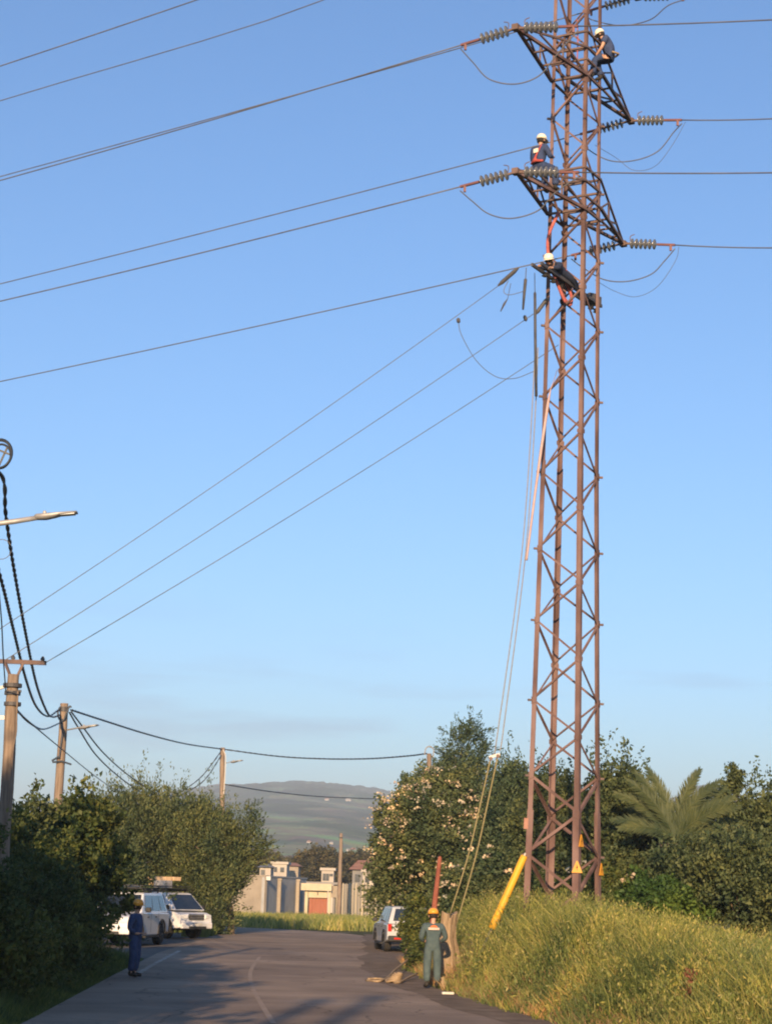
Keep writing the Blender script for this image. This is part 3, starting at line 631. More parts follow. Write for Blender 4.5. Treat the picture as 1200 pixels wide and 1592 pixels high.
def line_right(tip, pr, label, llabel, n=6):
    k = 0
    for _ in range(20):
        q = at(pr[0], pr[1], tip[1] + k * LINE[1]); k = (q - tip) @ LINE
    d = (q - tip) / np.linalg.norm(q - tip)
    e, d = string_thing(tip, d, llabel, n)
    h = q - e; pts = [e + h * u - V(0, 0, 0.02) * (u - u * u) * 4 for u in np.linspace(0, 1, 6)]
    L = np.linalg.norm(h[:2])
    for s_ in (1.8, 3, 5, 8): pts.append(e + h * s_ + V(0, 0, 0.0010) * (s_ * L) * (s_ * L - L))
    wire('conductor', pts, 0.017, M['wire'], label); return e
eL = {}; eR = {}
eL['n0'] = line_left(TIPS['n0'], (0, 102), 'topmost conductor crossing the upper left corner of the picture', 'insulator string left of the nearer arm above the picture')
eL['f0'] = line_left(TIPS['f0'], (0, 274), 'conductor just above the long wire from the top near arm', 'insulator string left of the farther arm above the picture')
eL['n1'] = line_left(TIPS['n1'], (0, 280), 'conductor leaving leftwards from the upper near arm', 'glass insulator string left of the upper near arm tip')
eL['f1'] = line_left(TIPS['f1'], (0, 441), 'conductor running left behind the pylon at the seated worker', 'dark insulator string behind the pylon under the crouching worker')
eL['n2'] = line_left(TIPS['n2'], (0, 468), 'conductor leaving leftwards from the lower near arm', 'glass insulator string left of the lower near arm tip')
eL['f2'] = line_left(TIPS['f2'], (0, 593), 'lowest long conductor running left from behind the pylon', 'dark insulator string behind the right leg at the lower far arm')
eR['f0'] = line_right(TIPS['f0'], (1200, -12), 'conductor leaving rightwards above the picture', 'insulator string right of the farther arm above the picture')
eR['n1'] = line_right(TIPS['n1'], (1200, 30), 'conductor running right past the crouching worker helmet', 'grey insulator string above the upper near arm', 7)
eR['f1'] = line_right(TIPS['f1'], (1200, 184), 'conductor leaving rightwards from the upper far arm', 'glass insulator string right of the upper far arm tip')
eR['n2'] = line_right(TIPS['n2'], (1200, 268), 'conductor running right from beneath the seated worker', 'grey insulator string under the seated worker', 7)
eR['f2'] = line_right(TIPS['f2'], (1200, 385), 'lowest conductor leaving rightwards from the lower far arm', 'glass insulator string right of the lower far arm tip')
# earth wire above
pe = axis_at(ZT - 0.3); q = at(0, 156, TY + 7); q2 = at(500, 0, TY + 2.3)
pts = [pe, (pe + q2) / 2 - V(0, 0, 0.15), q2, q]; pts = curve_pts(pts, 5) + [q + (q - q2) * k for k in (1, 2.5, 5)]
wire('earth_wire', pts, 0.015, M['wire'], 'second wire from the top in the upper left corner')
# jumper loops under the arms
def jumper(a, mids, b, label, m='wire', r=0.016):
    wire('jumper_cable', curve_pts([a] + mids + [b], 7), r, M[m], label, 'cable')
def between(a, b, f): return a + (b - a) * f
for nm, mid, lab in (('n1', ((735, 96), (760, 122), (800, 130), (838, 117), (865, 85)), 'looped jumper cable hanging under the upper near arm'),
                     ('n2', ((735, 313), (760, 332), (795, 339), (836, 327), (862, 300)), 'looped jumper cable hanging under the lower near arm'),
                     ('f1', ((1047, 205), (1022, 235), (985, 249), (948, 249), (915, 232)), 'looped jumper cable right of the pylon below the upper far arm'),
                     ('f2', ((1033, 405), (1012, 426), (975, 437), (938, 434), (905, 415)), 'looped jumper cable right of the pylon below the lower far arm')):
    a, b_ = (eL[nm], eR[nm]) if nm[0] == 'n' else (eR[nm], eL[nm]); n_ = len(mid)
    jumper(a - V(0, 0, 0.1), [at(x, y, a[1] + (b_[1] - a[1]) * (k + 1) / (n_ + 1)) for k, (x, y) in enumerate(mid)], b_ - V(0, 0, 0.1), lab)
a, b_ = eR['f0'], eL['f0']
jumper(a - V(0, 0, 0.1), [at(1038, 8, a[1] + 0.4), at(1010, 30, a[1] + 0.9), at(965, 39, a[1] + 1.6), at(920, 30, a[1] + 2.4)], b_ - V(0, 0, 0.1), 'jumper loop at the top edge right of the pylon')
jumper(eR['f2'] + V(0.1, 0, -0.05), [at(1050, 405, TY + 1.5), at(1022, 445, TY + 1.8), at(988, 461, TY + 2.2), at(955, 452, TY + 2.4)], at(925, 435, TY + 1.0), 'thin slack lead hanging below the lower right jumper', r=0.007)
jumper(eR['f1'] + V(0.1, 0, -0.05), [at(1045, 225, TY + 1.5), at(1018, 258, TY + 1.8), at(985, 264, TY + 2.2), at(958, 245, TY + 2.4)], at(925, 225, TY + 1.0), 'thin slack lead hanging below the upper right jumper', r=0.007)

# the lower circuit: three thin conductors down to the crossarm of the roadside pole
Y1 = 41.0
PA = [at(70, 1031, Y1), at(22, 1016, Y1 + 0.4), at(-20, 985, Y1 + 0.8)]
PT = [at(790, 433, TY - 1.3), at(842, 479, TY - 0.4), at(868, 536, TY)]
PV = [at(70, 1031, Y1), at(14, 1021, Y1 + 0.4), at(14, 967, Y1 + 0.8)]
for a, b_, lab in ((PV[2], PT[0], 'upper of three thin wires sloping down to the roadside pole'), (PV[1], PT[1], 'middle of three thin wires sloping down to the roadside pole'), (PA[0], PT[2], 'lower of three thin wires sloping down to the roadside pole')):
    d = a - b_
    e_ = a if lab.startswith('lower') else a + d * 0.06
    wire('thin_wire', [b_ + (e_ - b_) * u - V(0, 0, 0.12) * (u - u * u) * 4 for u in np.linspace(0, 1, 14)], 0.0095, M['wire'], lab)
def clamp(a, b_, lab, r=0.05):
    a, b_ = np.array(a), np.array(b_); t = tag(MB().tube([a, a + (b_ - a) * 0.2, a + (b_ - a) * 0.8, b_], [r * 0.4, r, r, r * 0.4], 8).build('tension_clamp', M['dark_metal'], None, org=a), lab, 'clamp')
clamp(at(774, 444, TY - 1.35), at(806, 416, TY - 1.6), 'dark tension clamp at upper end of the highest thin wire')
clamp(at(832, 489, TY - 0.4), at(852, 462, TY - 0.4), 'dark tension clamp beside the left leg under the switch beam')
wire('hanging_lead', curve_pts([at(790, 436, TY - 1.4), at(783, 452, TY - 1.4), at(792, 458, TY - 1.4), at(816, 452, TY - 1.4)], 6), 0.009, M['wire'], 'short looped lead between the clamp and hanging rod', 'cable')
wire('hanging_rod', [at(818, 416, TY - 1.5), at(817, 432, TY - 1.45), at(817, 434, TY - 1.45), at(815, 455, TY - 1.4), at(813, 481, TY - 1.4)], [0.01, 0.01, 0.042, 0.038, 0.025], M['dark_metal'], 'short dark rod hanging below the switch beam end', 'rod')
wire('hanging_rod', [at(794, 440, TY - 1.4), at(789, 464, TY - 1.4), at(784, 472, TY - 1.4), at(778, 484, TY - 1.4)], [0.008, 0.008, 0.03, 0.012], M['dark_metal'], 'small dark rod dangling on a lead left of the pylon', 'rod')
wire('slack_lead', curve_pts([at(712, 497, TY - 2.0), at(717, 520, TY - 1.9), at(740, 560, TY - 1.6), at(770, 585, TY - 1.4), at(800, 588, TY - 1.2), at(830, 577, TY - 1.0)], 6), 0.009, M['wire'], 'slack lead drooping from the highest thin wire to the ropes', 'cable')
clamp(at(712, 494, TY - 2.0), at(713, 502, TY - 2.0), 'small red brown clamp on the highest thin wire', 0.045)
clamp(at(815, 490, TY - 0.6), at(818, 499, TY - 0.6), 'small dark clamp on the middle thin wire', 0.045)
wire('insulating_rod', [at(831, 424, TY - 1.2), at(831.4, 453, TY - 1.3), at(831.5, 455, TY - 1.3), at(832, 520, TY - 1.3), at(833.5, 616, TY - 1.3)], [0.01, 0.01, 0.034, 0.036, 0.036], M['dark_metal'], 'long dark rod hanging beside the left leg', 'rod')
wire('hoist_pole', [at(866, 575, TY - 0.2), at(860, 594, TY - 0.7), at(856, 604, TY - 0.9), at(852, 625, TY - 0.9), at(841, 700, TY - 0.95), at(832, 765, TY - 1.0), at(819, 866, TY - 1.05), at(818, 871, TY - 1.05)], [0.008, 0.008, 0.012, 0.036, 0.036, 0.032, 0.027, 0.036], M['pink_pole'], 'pale pink hot stick pole hung along the left leg', 'pole', n=8)
# hand lines from the pylon to the ground
ra_ = [at(833, 470, TY - 1.1), at(829, 600, TY - 1.1), at(811, 860, TY - 0.9), at(772, 1150, TY - 0.2), at(768, 1172, TY - 0.2)]
rb_ = [at(836, 540, TY - 1.1), at(832, 640, TY - 1.1), at(817, 860, TY - 0.9), at(783, 1130, TY - 0.2), at(777, 1168, TY - 0.2)]
wire('hand_line', curve_pts(ra_, 6), 0.014, M['rope_grey'], 'left of two thin ropes running down from the pylon body')
wire('hand_line', curve_pts(rb_, 6), 0.014, M['rope_grey'], 'right of two thin ropes running down from the pylon body')
t = empty('pulley_block', at(770, 1175, TY - 0.2), label='pale pulley block joining the ropes above the flowering bush', cat='pulley')
pb = at(768, 1176, TY - 0.2)
MB().bar(at(760, 1178, TY - .2), at(777, 1173, TY - .2), 0.04, 0.06).build('block', M['galv'], t)
MB().lathe([(0.03, -0.02), (0.045, -0.015), (0.03, 0), (0.045, 0.015), (0.03, 0.02)], at(763, 1180, TY - .26), (0, 1, 0)).build('sheave', M['steel_dark'], t)
MB().lathe([(0.03, -0.02), (0.045, -0.015), (0.03, 0), (0.045, 0.015), (0.03, 0.02)], at(774, 1176, TY - .26), (0, 1, 0)).build('sheave', M['steel_dark'], t)
wire('haul_rope', curve_pts([at(762, 1182, TY - .2), at(749, 1240, TY), at(728, 1330, TY + .3), at(699, 1424, TY + .8)], 6), 0.019, M['rope'], 'left thick yellowish haul rope slanting down to the stump', 'rope', n=7)
wire('haul_rope', curve_pts([at(773, 1179, TY - .2), at(760, 1240, TY), at(740, 1330, TY + .3), at(709, 1440, TY + .8)], 6), 0.019, M['rope'], 'right thick yellowish haul rope slanting down beside the stump', 'rope', n=7)
# red slings
wire('red_sling', curve_pts([at(868, 330, TY - 0.7), at(853, 365, TY - 0.75), at(852, 395, TY - 0.75), at(858, 420, TY - 0.75), at(868, 445, TY - 0.7), at(879, 470, TY - 0.6)], 6), 0.042, M['rope_red'], 'red sling curving down inside the left legs', 'sling', n=7)
wire('red_sling', curve_pts([at(872, 425, TY - 0.2), at(880, 440, TY - 0.2), at(888, 460, TY - 0.2), at(886, 474, TY - 0.3), at(876, 462, TY - 0.4)], 6), 0.04, M['rope_red'], 'short red sling looped over the switch beam', 'sling', n=7)
wire('red_line', curve_pts([at(897, 30, TY), at(898, 60, TY), at(897, 98, TY)], 4), 0.016, M['rope_red'], 'thin red rope hanging inside the pylon top', 'rope')
# yellow guard
YG = TY - 0.3
p0, p1 = at(815, 1331, YG), at(769, 1434, YG)
t = empty('guy_guard', (p1[0], p1[1], p1[2]), label='bright yellow cable guard tube leaning from the bank to the pylon leg', cat='guard tube')
d = p1 - p0
MB().tube([p0, p0 + d * 0.02, p0 + d * 0.9, p0 + d * 0.905], [0.07, 0.085, 0.09, 0.09], 14).build('tube', M['yellow'], t, smooth=True)
MB().tube([p0 + d * 0.906, p0 + d * 0.97, p0 + d * 1.0, p0 + d * 1.10], [0.093, 0.095, 0.093, 0.092], 14).build('end_cap', M['yellow'], t, smooth=True)
MB().tube([p0 - d * 0.04, p0 + d * 0.05], 0.025, 8).build('stay_rod', M['galv'], t)
MB().tube([p0 + d * 1.09, p0 + d * 1.5], 0.03, 8).build('anchor_rod', M['dark_metal'], t)
#POLES
# ------------------------------------------------------------------ roadside poles, lamps and cables
def pole_mesh(top, base, r0, r1, name, m, parent=None, n=10):
    pts = []; rs = []
    for k in range(9):
        u = k / 8; j = V(math.sin(k * 1.7 + top[0]) * 0.012, math.cos(k * 2.3) * 0.012, 0)
        pts.append(base + (top - base) * u + j * (0 < k < 8)); rs.append(r0 + (r1 - r0) * u)
    return MB().tube(pts, rs, n).build(name, m, parent, smooth=True)
def lamp_head(t, p, d, L, s=1.0):
    """flat LED lantern starting at p, pointing along d"""
    d = np.array(d, float); d /= np.linalg.norm(d); x = np.cross(d, (0, 0, 1)); x /= np.linalg.norm(x); u = np.cross(x, d)
    prof = [(0.0, .05, .035, .03), (0.06, .10, .05, .06), (0.28, .13, .045, .075), (0.46, .14, .035, .055), (0.60, .15, .035, .02), (1.0, .14, .03, 0.0)]
    mb = MB(); n = 8; vs = []
    for f_, w_, up, dn in prof:
        for k in range(n):
            a = 2 * math.pi * k / n; vs.append(p + d * L * f_ + x * w_ * s * math.cos(a) + u * s * (up if math.sin(a) > 0 else dn + 0.015) * math.sin(a))
    fs = [(i * n + k, i * n + (k + 1) % n, (i + 1) * n + (k + 1) % n, (i + 1) * n + k) for i in range(len(prof) - 1) for k in range(n)] + [tuple(range(n))[::-1], tuple(range((len(prof) - 1) * n, len(prof) * n))]
    h = mb.add(vs, fs).build('lamp_head', M['galv'], t, smooth=True)
    MB().lathe([(0.03, 0), (0.035, 0.03), (0.02, 0.05)], p + d * L * 0.24 + u * 0.04 * s, u, n=8).build('photocell', M['galv'], h)
    c = p + d * L * 0.78 - u * 0.022 * s
    MB().bar(c - d * L * 0.17, c + d * L * 0.17, 0.2 * s, 0.012).build('lens', M['lamp_glass'], h)

# pole 1 (left edge) with steel crossarm
top, base = at(21, 1049, Y1), at(-8, 1542, Y1); base[2] = -0.1
t = empty('crossarm_pole', base, label='weathered wooden pole with steel crossarm at the left picture edge', cat='utility pole')
pole_mesh(top, base, 0.165, 0.12, 'post', M['wood_pole'], t)
a, b_ = at(71, 1031, Y1), at(-60, 1026, Y1 + 0.6)
MB().bar(a, b_, 0.08, 0.09).build('crossarm', M['steel_dark'], t)
MB().bar(at(36, 1032, Y1), at(24, 1058, Y1), 0.05, 0.05).build('arm_brace', M['steel_dark'], t)
MB().bar(at(8, 1030, Y1 + .1), at(20, 1062, Y1), 0.05, 0.05).build('arm_brace', M['steel_dark'], t)
for px, py in ((66, 1031), (20, 1029), (-20, 1028)):
    c = at(px, py, Y1 + (70 - px) * 0.005); MB().lathe([(0.02, 0), (0.05, 0.02), (0.03, 0.05), (0.055, 0.08), (0.035, 0.11), (0.02, 0.14)], c, n=10).build('pin_insulator', M['dark_metal'], t, smooth=True)
for py, w_ in ((1066, 0.2), (1078, 0.17), (1095, 0.18)):
    c = at(19.5, py, Y1); MB().lathe([(w_, -0.04), (w_, 0.04)], c, n=12).build('band', M['dark_metal'], t)
MB().bar(at(-6, 1072, Y1), at(18, 1064, Y1), 0.06, 0.06).build('bracket', M['galv'], t)
MB().bar(at(22, 1074, Y1), at(33, 1075, Y1), 0.05, 0.05).build('bracket', M['dark_metal'], t)
MB().bar(at(-6, 1116, Y1), at(10, 1116, Y1), 0.05, 0.08).build('bracket', M['galv'], t)
MB().tube(curve_pts([at(28, 1075, Y1 - .12), at(26, 1110, Y1 - .16), at(25, 1140, Y1 - .17), at(20, 1170, Y1 - .17), at(16, 1260, Y1 - .18)], 5), 0.018, 6).build('down_cable', M['wood_pole'], t)
# pole 2
Y2 = 65.0
top2, base2 = at(100, 1094, Y2), at(77, 1474, Y2); base2[2] = -0.1
t = empty('cable_pole', base2, label='wooden pole with thick cable loops and small lantern above the left trees', cat='utility pole')
pole_mesh(top2, base2, 0.17, 0.135, 'post', M['wood_pole'], t)
MB().lathe([(0.155, -0.06), (0.155, 0.10)], at(99.5, 1104, Y2), n=12).build('band', M['dark_metal'], t)
for pts in ([(93, 1100), (90, 1108), (92, 1118), (99, 1120), (103, 1110), (108, 1099), (111, 1100)], [(96, 1118), (97, 1140), (94, 1165), (92, 1180)]):
    MB().tube(curve_pts([at(x, y, Y2 - 0.2) for x, y in pts], 5), 0.03, 7).build('cable_loop', M['black_cable'], t, smooth=True)
MB().tube([at(x, y, Y2 - 0.19) for x, y in ((93, 1176), (81, 1183), (82, 1185.5), (96, 1184), (111, 1189))], 0.033, 6).build('cable_bracket', M['black_cable'], t)
MB().tube([at(105, 1135, Y2), at(116, 1133, Y2 - .3), at(126, 1131, Y2 - .5)], 0.025, 6).build('lamp_arm', M['galv'], t)
lamp_head(t, at(124, 1131.5, Y2 - .5), at(156, 1127, Y2 - .8) - at(124, 1131.5, Y2 - .5), 0.68, 0.9)
# pole 3
Y3 = 100.0
top3, base3 = at(346, 1163, Y3), at(343.5, 1446, Y3); base3[2] = -0.1
t = empty('distant_cable_pole', base3, label='slim wooden pole with lantern rising behind the feathery roadside tree', cat='utility pole')
pole_mesh(top3, base3, 0.17, 0.125, 'post', M['wood_pole'], t)
MB().tube([at(349, 1187, Y3), at(355, 1186, Y3 - .2), at(361, 1184.5, Y3 - .3)], 0.02, 6).build('lamp_arm', M['galv'], t)
lamp_head(t, at(359, 1185, Y3 - .3), at(380, 1182, Y3 - .8) - at(359, 1185, Y3 - .3), 0.72, 0.9)
MB().tube(curve_pts([at(347, 1166, Y3 - .15), at(350.5, 1176, Y3 - .18), at(350, 1200, Y3 - .18), at(348, 1236, Y3 - .17)], 5), 0.025, 6).build('down_cable', M['white_paint'], t)
# pole 4 in front of the fence
t4, b4 = at(530.5, 1296, 160), at(526, 1436, 160); b4[2] = -0.6
t = empty('short_pole', b4, label='brown wooden pole standing before the gatehouse and ribbed fence', cat='utility pole')
pole_mesh(t4, b4, 0.20, 0.13, 'post', M['wood_pole'], t)
MB().lathe([(0.16, -0.05), (0.16, 0.05)], at(530, 1303, 160), n=10).build('band', M['dark_metal'], t)
# pole behind the flowering bush
t5, b5 = at(667, 1172, 84), at(664, 1440, 84); b5[2] = 0
t = empty('bush_pole', b5, label='pole top with cable ring peeping above the flowering bush', cat='utility pole')
pole_mesh(t5, b5, 0.15, 0.10, 'post', M['wood_pole'], t)
MB().tube(curve_pts([at(660, 1174, 83.7), at(662, 1164, 83.7), at(668, 1161, 83.7), at(674, 1166, 83.7), at(673, 1178, 83.7)], 5), 0.025, 7).build('cable_ring', M['rope_grey'], t)
# lamp post outside the left edge whose lantern reaches into the picture
Y0 = 33.0
t0, b0 = at(-70, 690, Y0), at(-118, 1590, Y0); b0[2] = 0
t = empty('street_lamp', b0, label='grey street lantern reaching in from the left on a metal arm', cat='street lamp')
pole_mesh(t0, b0, 0.17, 0.12, 'post', M['wood_pole'], t)
MB().tube([at(-74, 822, Y0), at(-20, 816, Y0), at(20, 811, Y0), at(58, 805, Y0)], [0.045, 0.05, 0.05, 0.045], 8).build('lamp_arm', M['galv'], t, smooth=True)
lamp_head(t, at(54, 803, Y0), at(121, 797, Y0) - at(54, 803, Y0), 0.74, 0.95)
# coil of spare cable
t = empty('cable_coil', at(2, 706, Y0), label='coil of dark cable hanging at the left edge above the street lantern', cat='cable coil')
c = at(1, 706, Y0)
for k, (rr, dx, dz) in enumerate(((0.19, 0, 0), (0.165, 0.01, -0.03), (0.20, -0.015, 0.02))):
    MB().tube([c + V(dx + rr * math.cos(a), 0.03 * k + 0.03 * math.sin(2 * a), dz + 1.3 * rr * math.sin(a)) for a in np.linspace(0, 2 * math.pi, 25)], 0.022, 6, cap=False).build('turn', M['coil_black'], t, smooth=True)
MB().bar(c + V(-0.16, 0, 0.12), c + V(0.16, 0, 0.0), 0.03, 0.03).build('tie', M['coil_black'], t)
MB().bar(c + V(-0.02, 0.02, -0.2), c + V(0.10, 0.02, 0.12), 0.03, 0.03).build('tie', M['coil_black'], t)
t = MB().tube([at(2, 854, Y0 + 1) + V(0.18 * math.cos(a), 0, 0.18 * math.sin(a)) for a in np.linspace(0, 2 * math.pi, 25)], 0.007, 5, cap=False).build('wire_ring', M['wire'], None, org=at(2, 854, Y0 + 1)); tag(t, 'thin ring of wire at the left edge below the lantern arm', 'wire ring')

def twisted(name, pts, r, label, n=8):
    """two twisted strands as one bundle"""
    P = curve_pts(pts, n); L = [0]
    for i in range(1, len(P)): L.append(L[-1] + np.linalg.norm(P[i] - P[i - 1]))
    mb = MB(); D = []
    tot = L[-1]; m_ = int(tot / 0.10); m_ = min(m_, 500); us = np.linspace(0, tot, m_); A = np.array(P)
    Q = np.stack([np.interp(us, L, A[:, k]) for k in range(3)], -1)
    for ph in (0, math.pi):
        mb.tube([Q[i] + V(math.cos(us[i] * 7 + ph), 0.3 * math.sin(us[i] * 7 + ph), 0.5 * math.sin(us[i] * 7 + ph)) * r * 0.55 for i in range(m_)], r * 0.7, 5)
    return tag(mb.build(name, M['black_cable'], None, smooth=True, org=P[0]), label, 'cable')
twisted('overhead_cable', [t0 + V(0, 0, 0), at(0, 735, Y0 + 1.0), at(9, 800, 35.5), at(21, 880, 39), at(40, 985, 46), at(57, 1065, 54), at(73, 1107, 61), at(82, 1115, 63.5), at(92, 1112, 64.8)], 0.035, 'thick twisted cable from the coil down to the cable pole, rightmost at left edge')
twisted('overhead_cable', [at(-40, 770, 31), at(0, 895, 35), at(20, 975, 41), at(40, 1055, 49), at(56, 1098, 57), at(74, 1114, 62), at(91, 1104, 64.8)], 0.033, 'second thick twisted cable sagging to the cable pole')
wire('overhead_cable', curve_pts([at(-6, 880, 34), at(2, 960, 36.5), at(5, 1020, 38.5), at(9, 1075, 40.8)], 6), 0.014, M['black_cable'], 'thin dark cable dropping steeply to the crossarm pole', 'cable')
twisted('overhead_cable', [at(26, 1104, Y1), at(46, 1124, 47), at(68, 1134, 56), at(94, 1124, 65)], 0.026, 'short cable sagging between crossarm pole and cable pole')
wire('overhead_cable', curve_pts([at(26, 1106, Y1), at(90, 1160, 60), at(160, 1216, 85), at(230, 1262, 112)], 5), 0.018, M['wire'], 'thin straight cable from crossarm pole down into the trees', 'cable')
twisted('overhead_cable', [at(111, 1104, Y2), at(160, 1120, 70), at(230, 1142, 79), at(290, 1157, 90), at(346, 1165, Y3), at(430, 1176, 98), at(500, 1180, 95), at(570, 1180, 91), at(630, 1176, 87), at(663, 1172, 84)], 0.040, 'long cable from the cable pole past the slim pole to flowering bush')
twisted('overhead_cable', [at(108, 1108, Y2), at(122, 1132, 69), at(150, 1175, 78), at(190, 1212, 88), at(235, 1242, 97)], 0.030, 'lower of two cables slanting from cable pole into the trees')
twisted('overhead_cable', [at(111, 1107, Y2), at(130, 1132, 69), at(160, 1170, 78), at(200, 1206, 88), at(250, 1240, 97)], 0.030, 'upper of two cables slanting from cable pole into the trees')
twisted('overhead_cable', [at(265, 1240, 97), at(290, 1226, 98), at(316, 1205, 99), at(345, 1167, Y3)], 0.028, 'upper cable rising from the trees to the slim pole')
twisted('overhead_cable', [at(265, 1243, 97.5), at(292, 1231, 98.2), at(320, 1211, 99), at(347, 1170, Y3)], 0.028, 'lower cable rising from the trees to the slim pole')
wire('overhead_cable', curve_pts([at(350, 1220, Y3), at(420, 1231, 112), at(500, 1239, 125), at(600, 1243, 140)], 6), 0.035, M['wire'], 'thin cable crossing before the far hill to flowering bush', 'cable')
# unseen poles added behind the viewer to cast shadow streaks along the road
for x, y, h in ((-5.2, -8.0, 12.0), (-4.6, -12.0, 13.5)):
    t = empty('shadow_pole', (x, y, 0), label='taller unseen pole added far behind the viewer for its shadow' if h > 12.5 else 'unseen pole added nearer behind the viewer for its shadow', cat='utility pole')
    pole_mesh(V(x + 0.05, y, h), V(x, y, -0.2), 0.19, 0.16, 'post', M['wood_pole'], t)
    MB().bar((x - 0.5, y, h - 0.3), (x + 0.5, y, h - 0.3), 0.08, 0.1).build('crossarm', M['steel_dark'], t)

# ------------------------------------------------------------------ vehicles
def make_car(name, loc, rz, label, paint, rack=None, spare=False, scale=1.0, van=False):
    t = empty(name, loc, rz, label, 'car', 'off-road cars parked by the road'); t.scale = (scale,) * 3
    def B(mb, nm, m, par=None, **k): return mb.build(nm, M[m], par or t, local=True, **k)
    Wd = 0.93
    def arch(cy, r=0.47, n=9): return [(cy + r * math.cos(a), 0.38 + r * math.sin(a)) for a in np.linspace(0, math.pi, n)]
    side = [(-2.36, 0.48), (-2.42, 0.62), (-2.42, 0.95), (-2.38, 1.13), (-1.0, 1.16), (0.6, 1.16), (1.08, 1.17), (1.5, 1.13), (2.1, 1.06), (2.27, 1.0), (2.38, 0.86), (2.42, 0.62), (2.36, 0.45)]
    low = [(1.48 + 0.47, 0.40)] + [(1.48 + 0.47 * math.cos(a), 0.40 + 0.47 * math.sin(a)) for a in np.linspace(0.15, math.pi - 0.15, 9)] + [(1.48 - 0.47, 0.36), (-1.42 + 0.47, 0.36)] + [(-1.42 + 0.47 * math.cos(a), 0.40 + 0.47 * math.sin(a)) for a in np.linspace(0.15, math.pi - 0.15, 9)] + [(-1.42 - 0.47, 0.40)]
    poly = [(-Wd, y, z) for y, z in side + low]
    body = B(MB().prism(poly, (0, 0, 0), (2 * Wd, 0, 0)), 'body', paint, bevel=0.05)
    wb, wt = (2.02, 1.36) if van else (1.12, 0.36)
    b = [(-0.885, -2.36, 1.14), (0.885, -2.36, 1.14), (0.885, wb, 1.14), (-0.885, wb, 1.14)]
    tp = [(-0.70, -2.16, 1.80), (0.70, -2.16, 1.80), (0.70, wt, 1.80), (-0.70, wt, 1.80)]
    md = [(-0.66, -2.05, 1.845), (0.66, -2.05, 1.845), (0.66, wt - 0.16, 1.845), (-0.66, wt - 0.16, 1.845)]
    cab = MB().add(b + tp + md, [(3, 2, 1, 0), (0, 1, 5, 4), (1, 2, 6, 5), (2, 3, 7, 6), (3, 0, 4, 7), (4, 5, 9, 8), (5, 6, 10, 9), (6, 7, 11, 10), (7, 4, 8, 11), (8, 9, 10, 11)])
    B(cab, 'cabin', paint, bevel=0.03)
    def pane(nm, A, Bq, Cq, Dq, u0, u1, v0, v1, par=None, u0t=None, u1t=None):
        """glass on the face A (bottom start) B (bottom end) C (top end) D (top start)"""
        A, Bq, Cq, Dq = [np.array(k, float) for k in (A, Bq, Cq, Dq)]
        def pt(u, v): return (A + (Bq - A) * u) * (1 - v) + (Dq + (Cq - Dq) * u) * v
        n = np.cross(Bq - A, Dq - A); n /= np.linalg.norm(n)
        q = [pt(u0, v0), pt(u1, v0), pt(u1 if u1t is None else u1t, v1), pt(u0 if u0t is None else u0t, v1)]
        return B(MB().prism([p + n * 0.004 for p in q], (0, 0, 0), n * 0.012), nm, 'car_glass', par)
    pane('windscreen', b[2], b[3], tp[3], tp[2], 0.05, 0.95, 0.05, 0.94)
    pane('rear_window', b[0], b[1], tp[1], tp[0], 0.10, 0.90, 0.18, 0.92)
    for s in (0, 1):
        q = (b[1], b[2], tp[2], tp[1]) if s else (b[3], b[0], tp[0], tp[3])
        for (u0, u1, kw) in ((0.07, 0.26, {}), (0.30, 0.585, {}), (0.62, 0.90, {})):
            if s == 0: pane('side_window', *q, 1 - u1, 1 - u0, 0.12, 0.92, u0t=1 - min(u1 + .03, .95))
            else: pane('side_window', *q, u0, u1, 0.12, 0.92, u1t=min(u1 + .03, .95))
        sx = 1 if s else -1
        B(MB().box((sx * 1.04, wb - 0.30, 1.26), (0.20, 0.12, 0.17)), 'mirror', 'car_trim', bevel=0.03)
        for yd in (-0.30, 0.72): B(MB().box((sx * (Wd + 0.008), yd - 0.3, 1.0), (0.03, 0.2, 0.035)), 'door_handle', 'car_trim')
        for yd in (-0.95, 0.02, 1.0): B(MB().box((sx * (Wd + 0.001), yd, 0.80), (0.006, 0.012, 0.66)), 'door_seam', 'car_trim')
        B(MB().box((sx * (Wd + 0.03), 0.03, 0.33), (0.12, 1.9, 0.06)), 'side_step', 'car_trim')
        h = B(MB().box((sx * 0.70, 2.335, 0.90), (0.42, 0.14, 0.17), sx * -0.18), 'headlight', 'lamp_glass', bevel=0.03)
        B(MB().box((sx * 0.82, -2.40, 0.98), (0.16, 0.08, 0.30)), 'tail_light', 'tail_red', bevel=0.02)
        B(MB().box((sx * 0.62, 2.43, 0.58), (0.18, 0.04, 0.10)), 'fog_light', 'lamp_glass')
        for yc in (1.48, -1.42):
            ring = [(sx * (Wd + 0.012), yc + 0.49 * math.cos(a), 0.40 + 0.49 * math.sin(a)) for a in np.linspace(0.0, math.pi, 13)]
            B(MB().tube(ring, 0.035, 5), 'wheel_arch', 'car_trim')
            c = (sx * 0.80, yc, 0.39)
            w_ = B(MB().lathe([(0.22, -0.12), (0.36, -0.13), (0.39, -0.08), (0.39, 0.08), (0.36, 0.13), (0.22, 0.12)], c, (sx, 0, 0), n=24), 'wheel', 'tyre', smooth=True)
            B(MB().lathe([(0.235, -0.02), (0.235, 0.10), (0.20, 0.122), (0.19, 0.09), (0.07, 0.085), (0.06, 0.12)], c, (sx, 0, 0), n=20), 'rim', 'rim', w_)
            for k in range(6):
                a = k * math.pi / 3; B(MB().bar((sx * 0.905, yc + .05 * math.cos(a), .39 + .05 * math.sin(a)), (sx * 0.905, yc + .20 * math.cos(a), .39 + .20 * math.sin(a)), 0.045, 0.03, up=(1, 0, 0)), 'spoke', 'rim', w_)
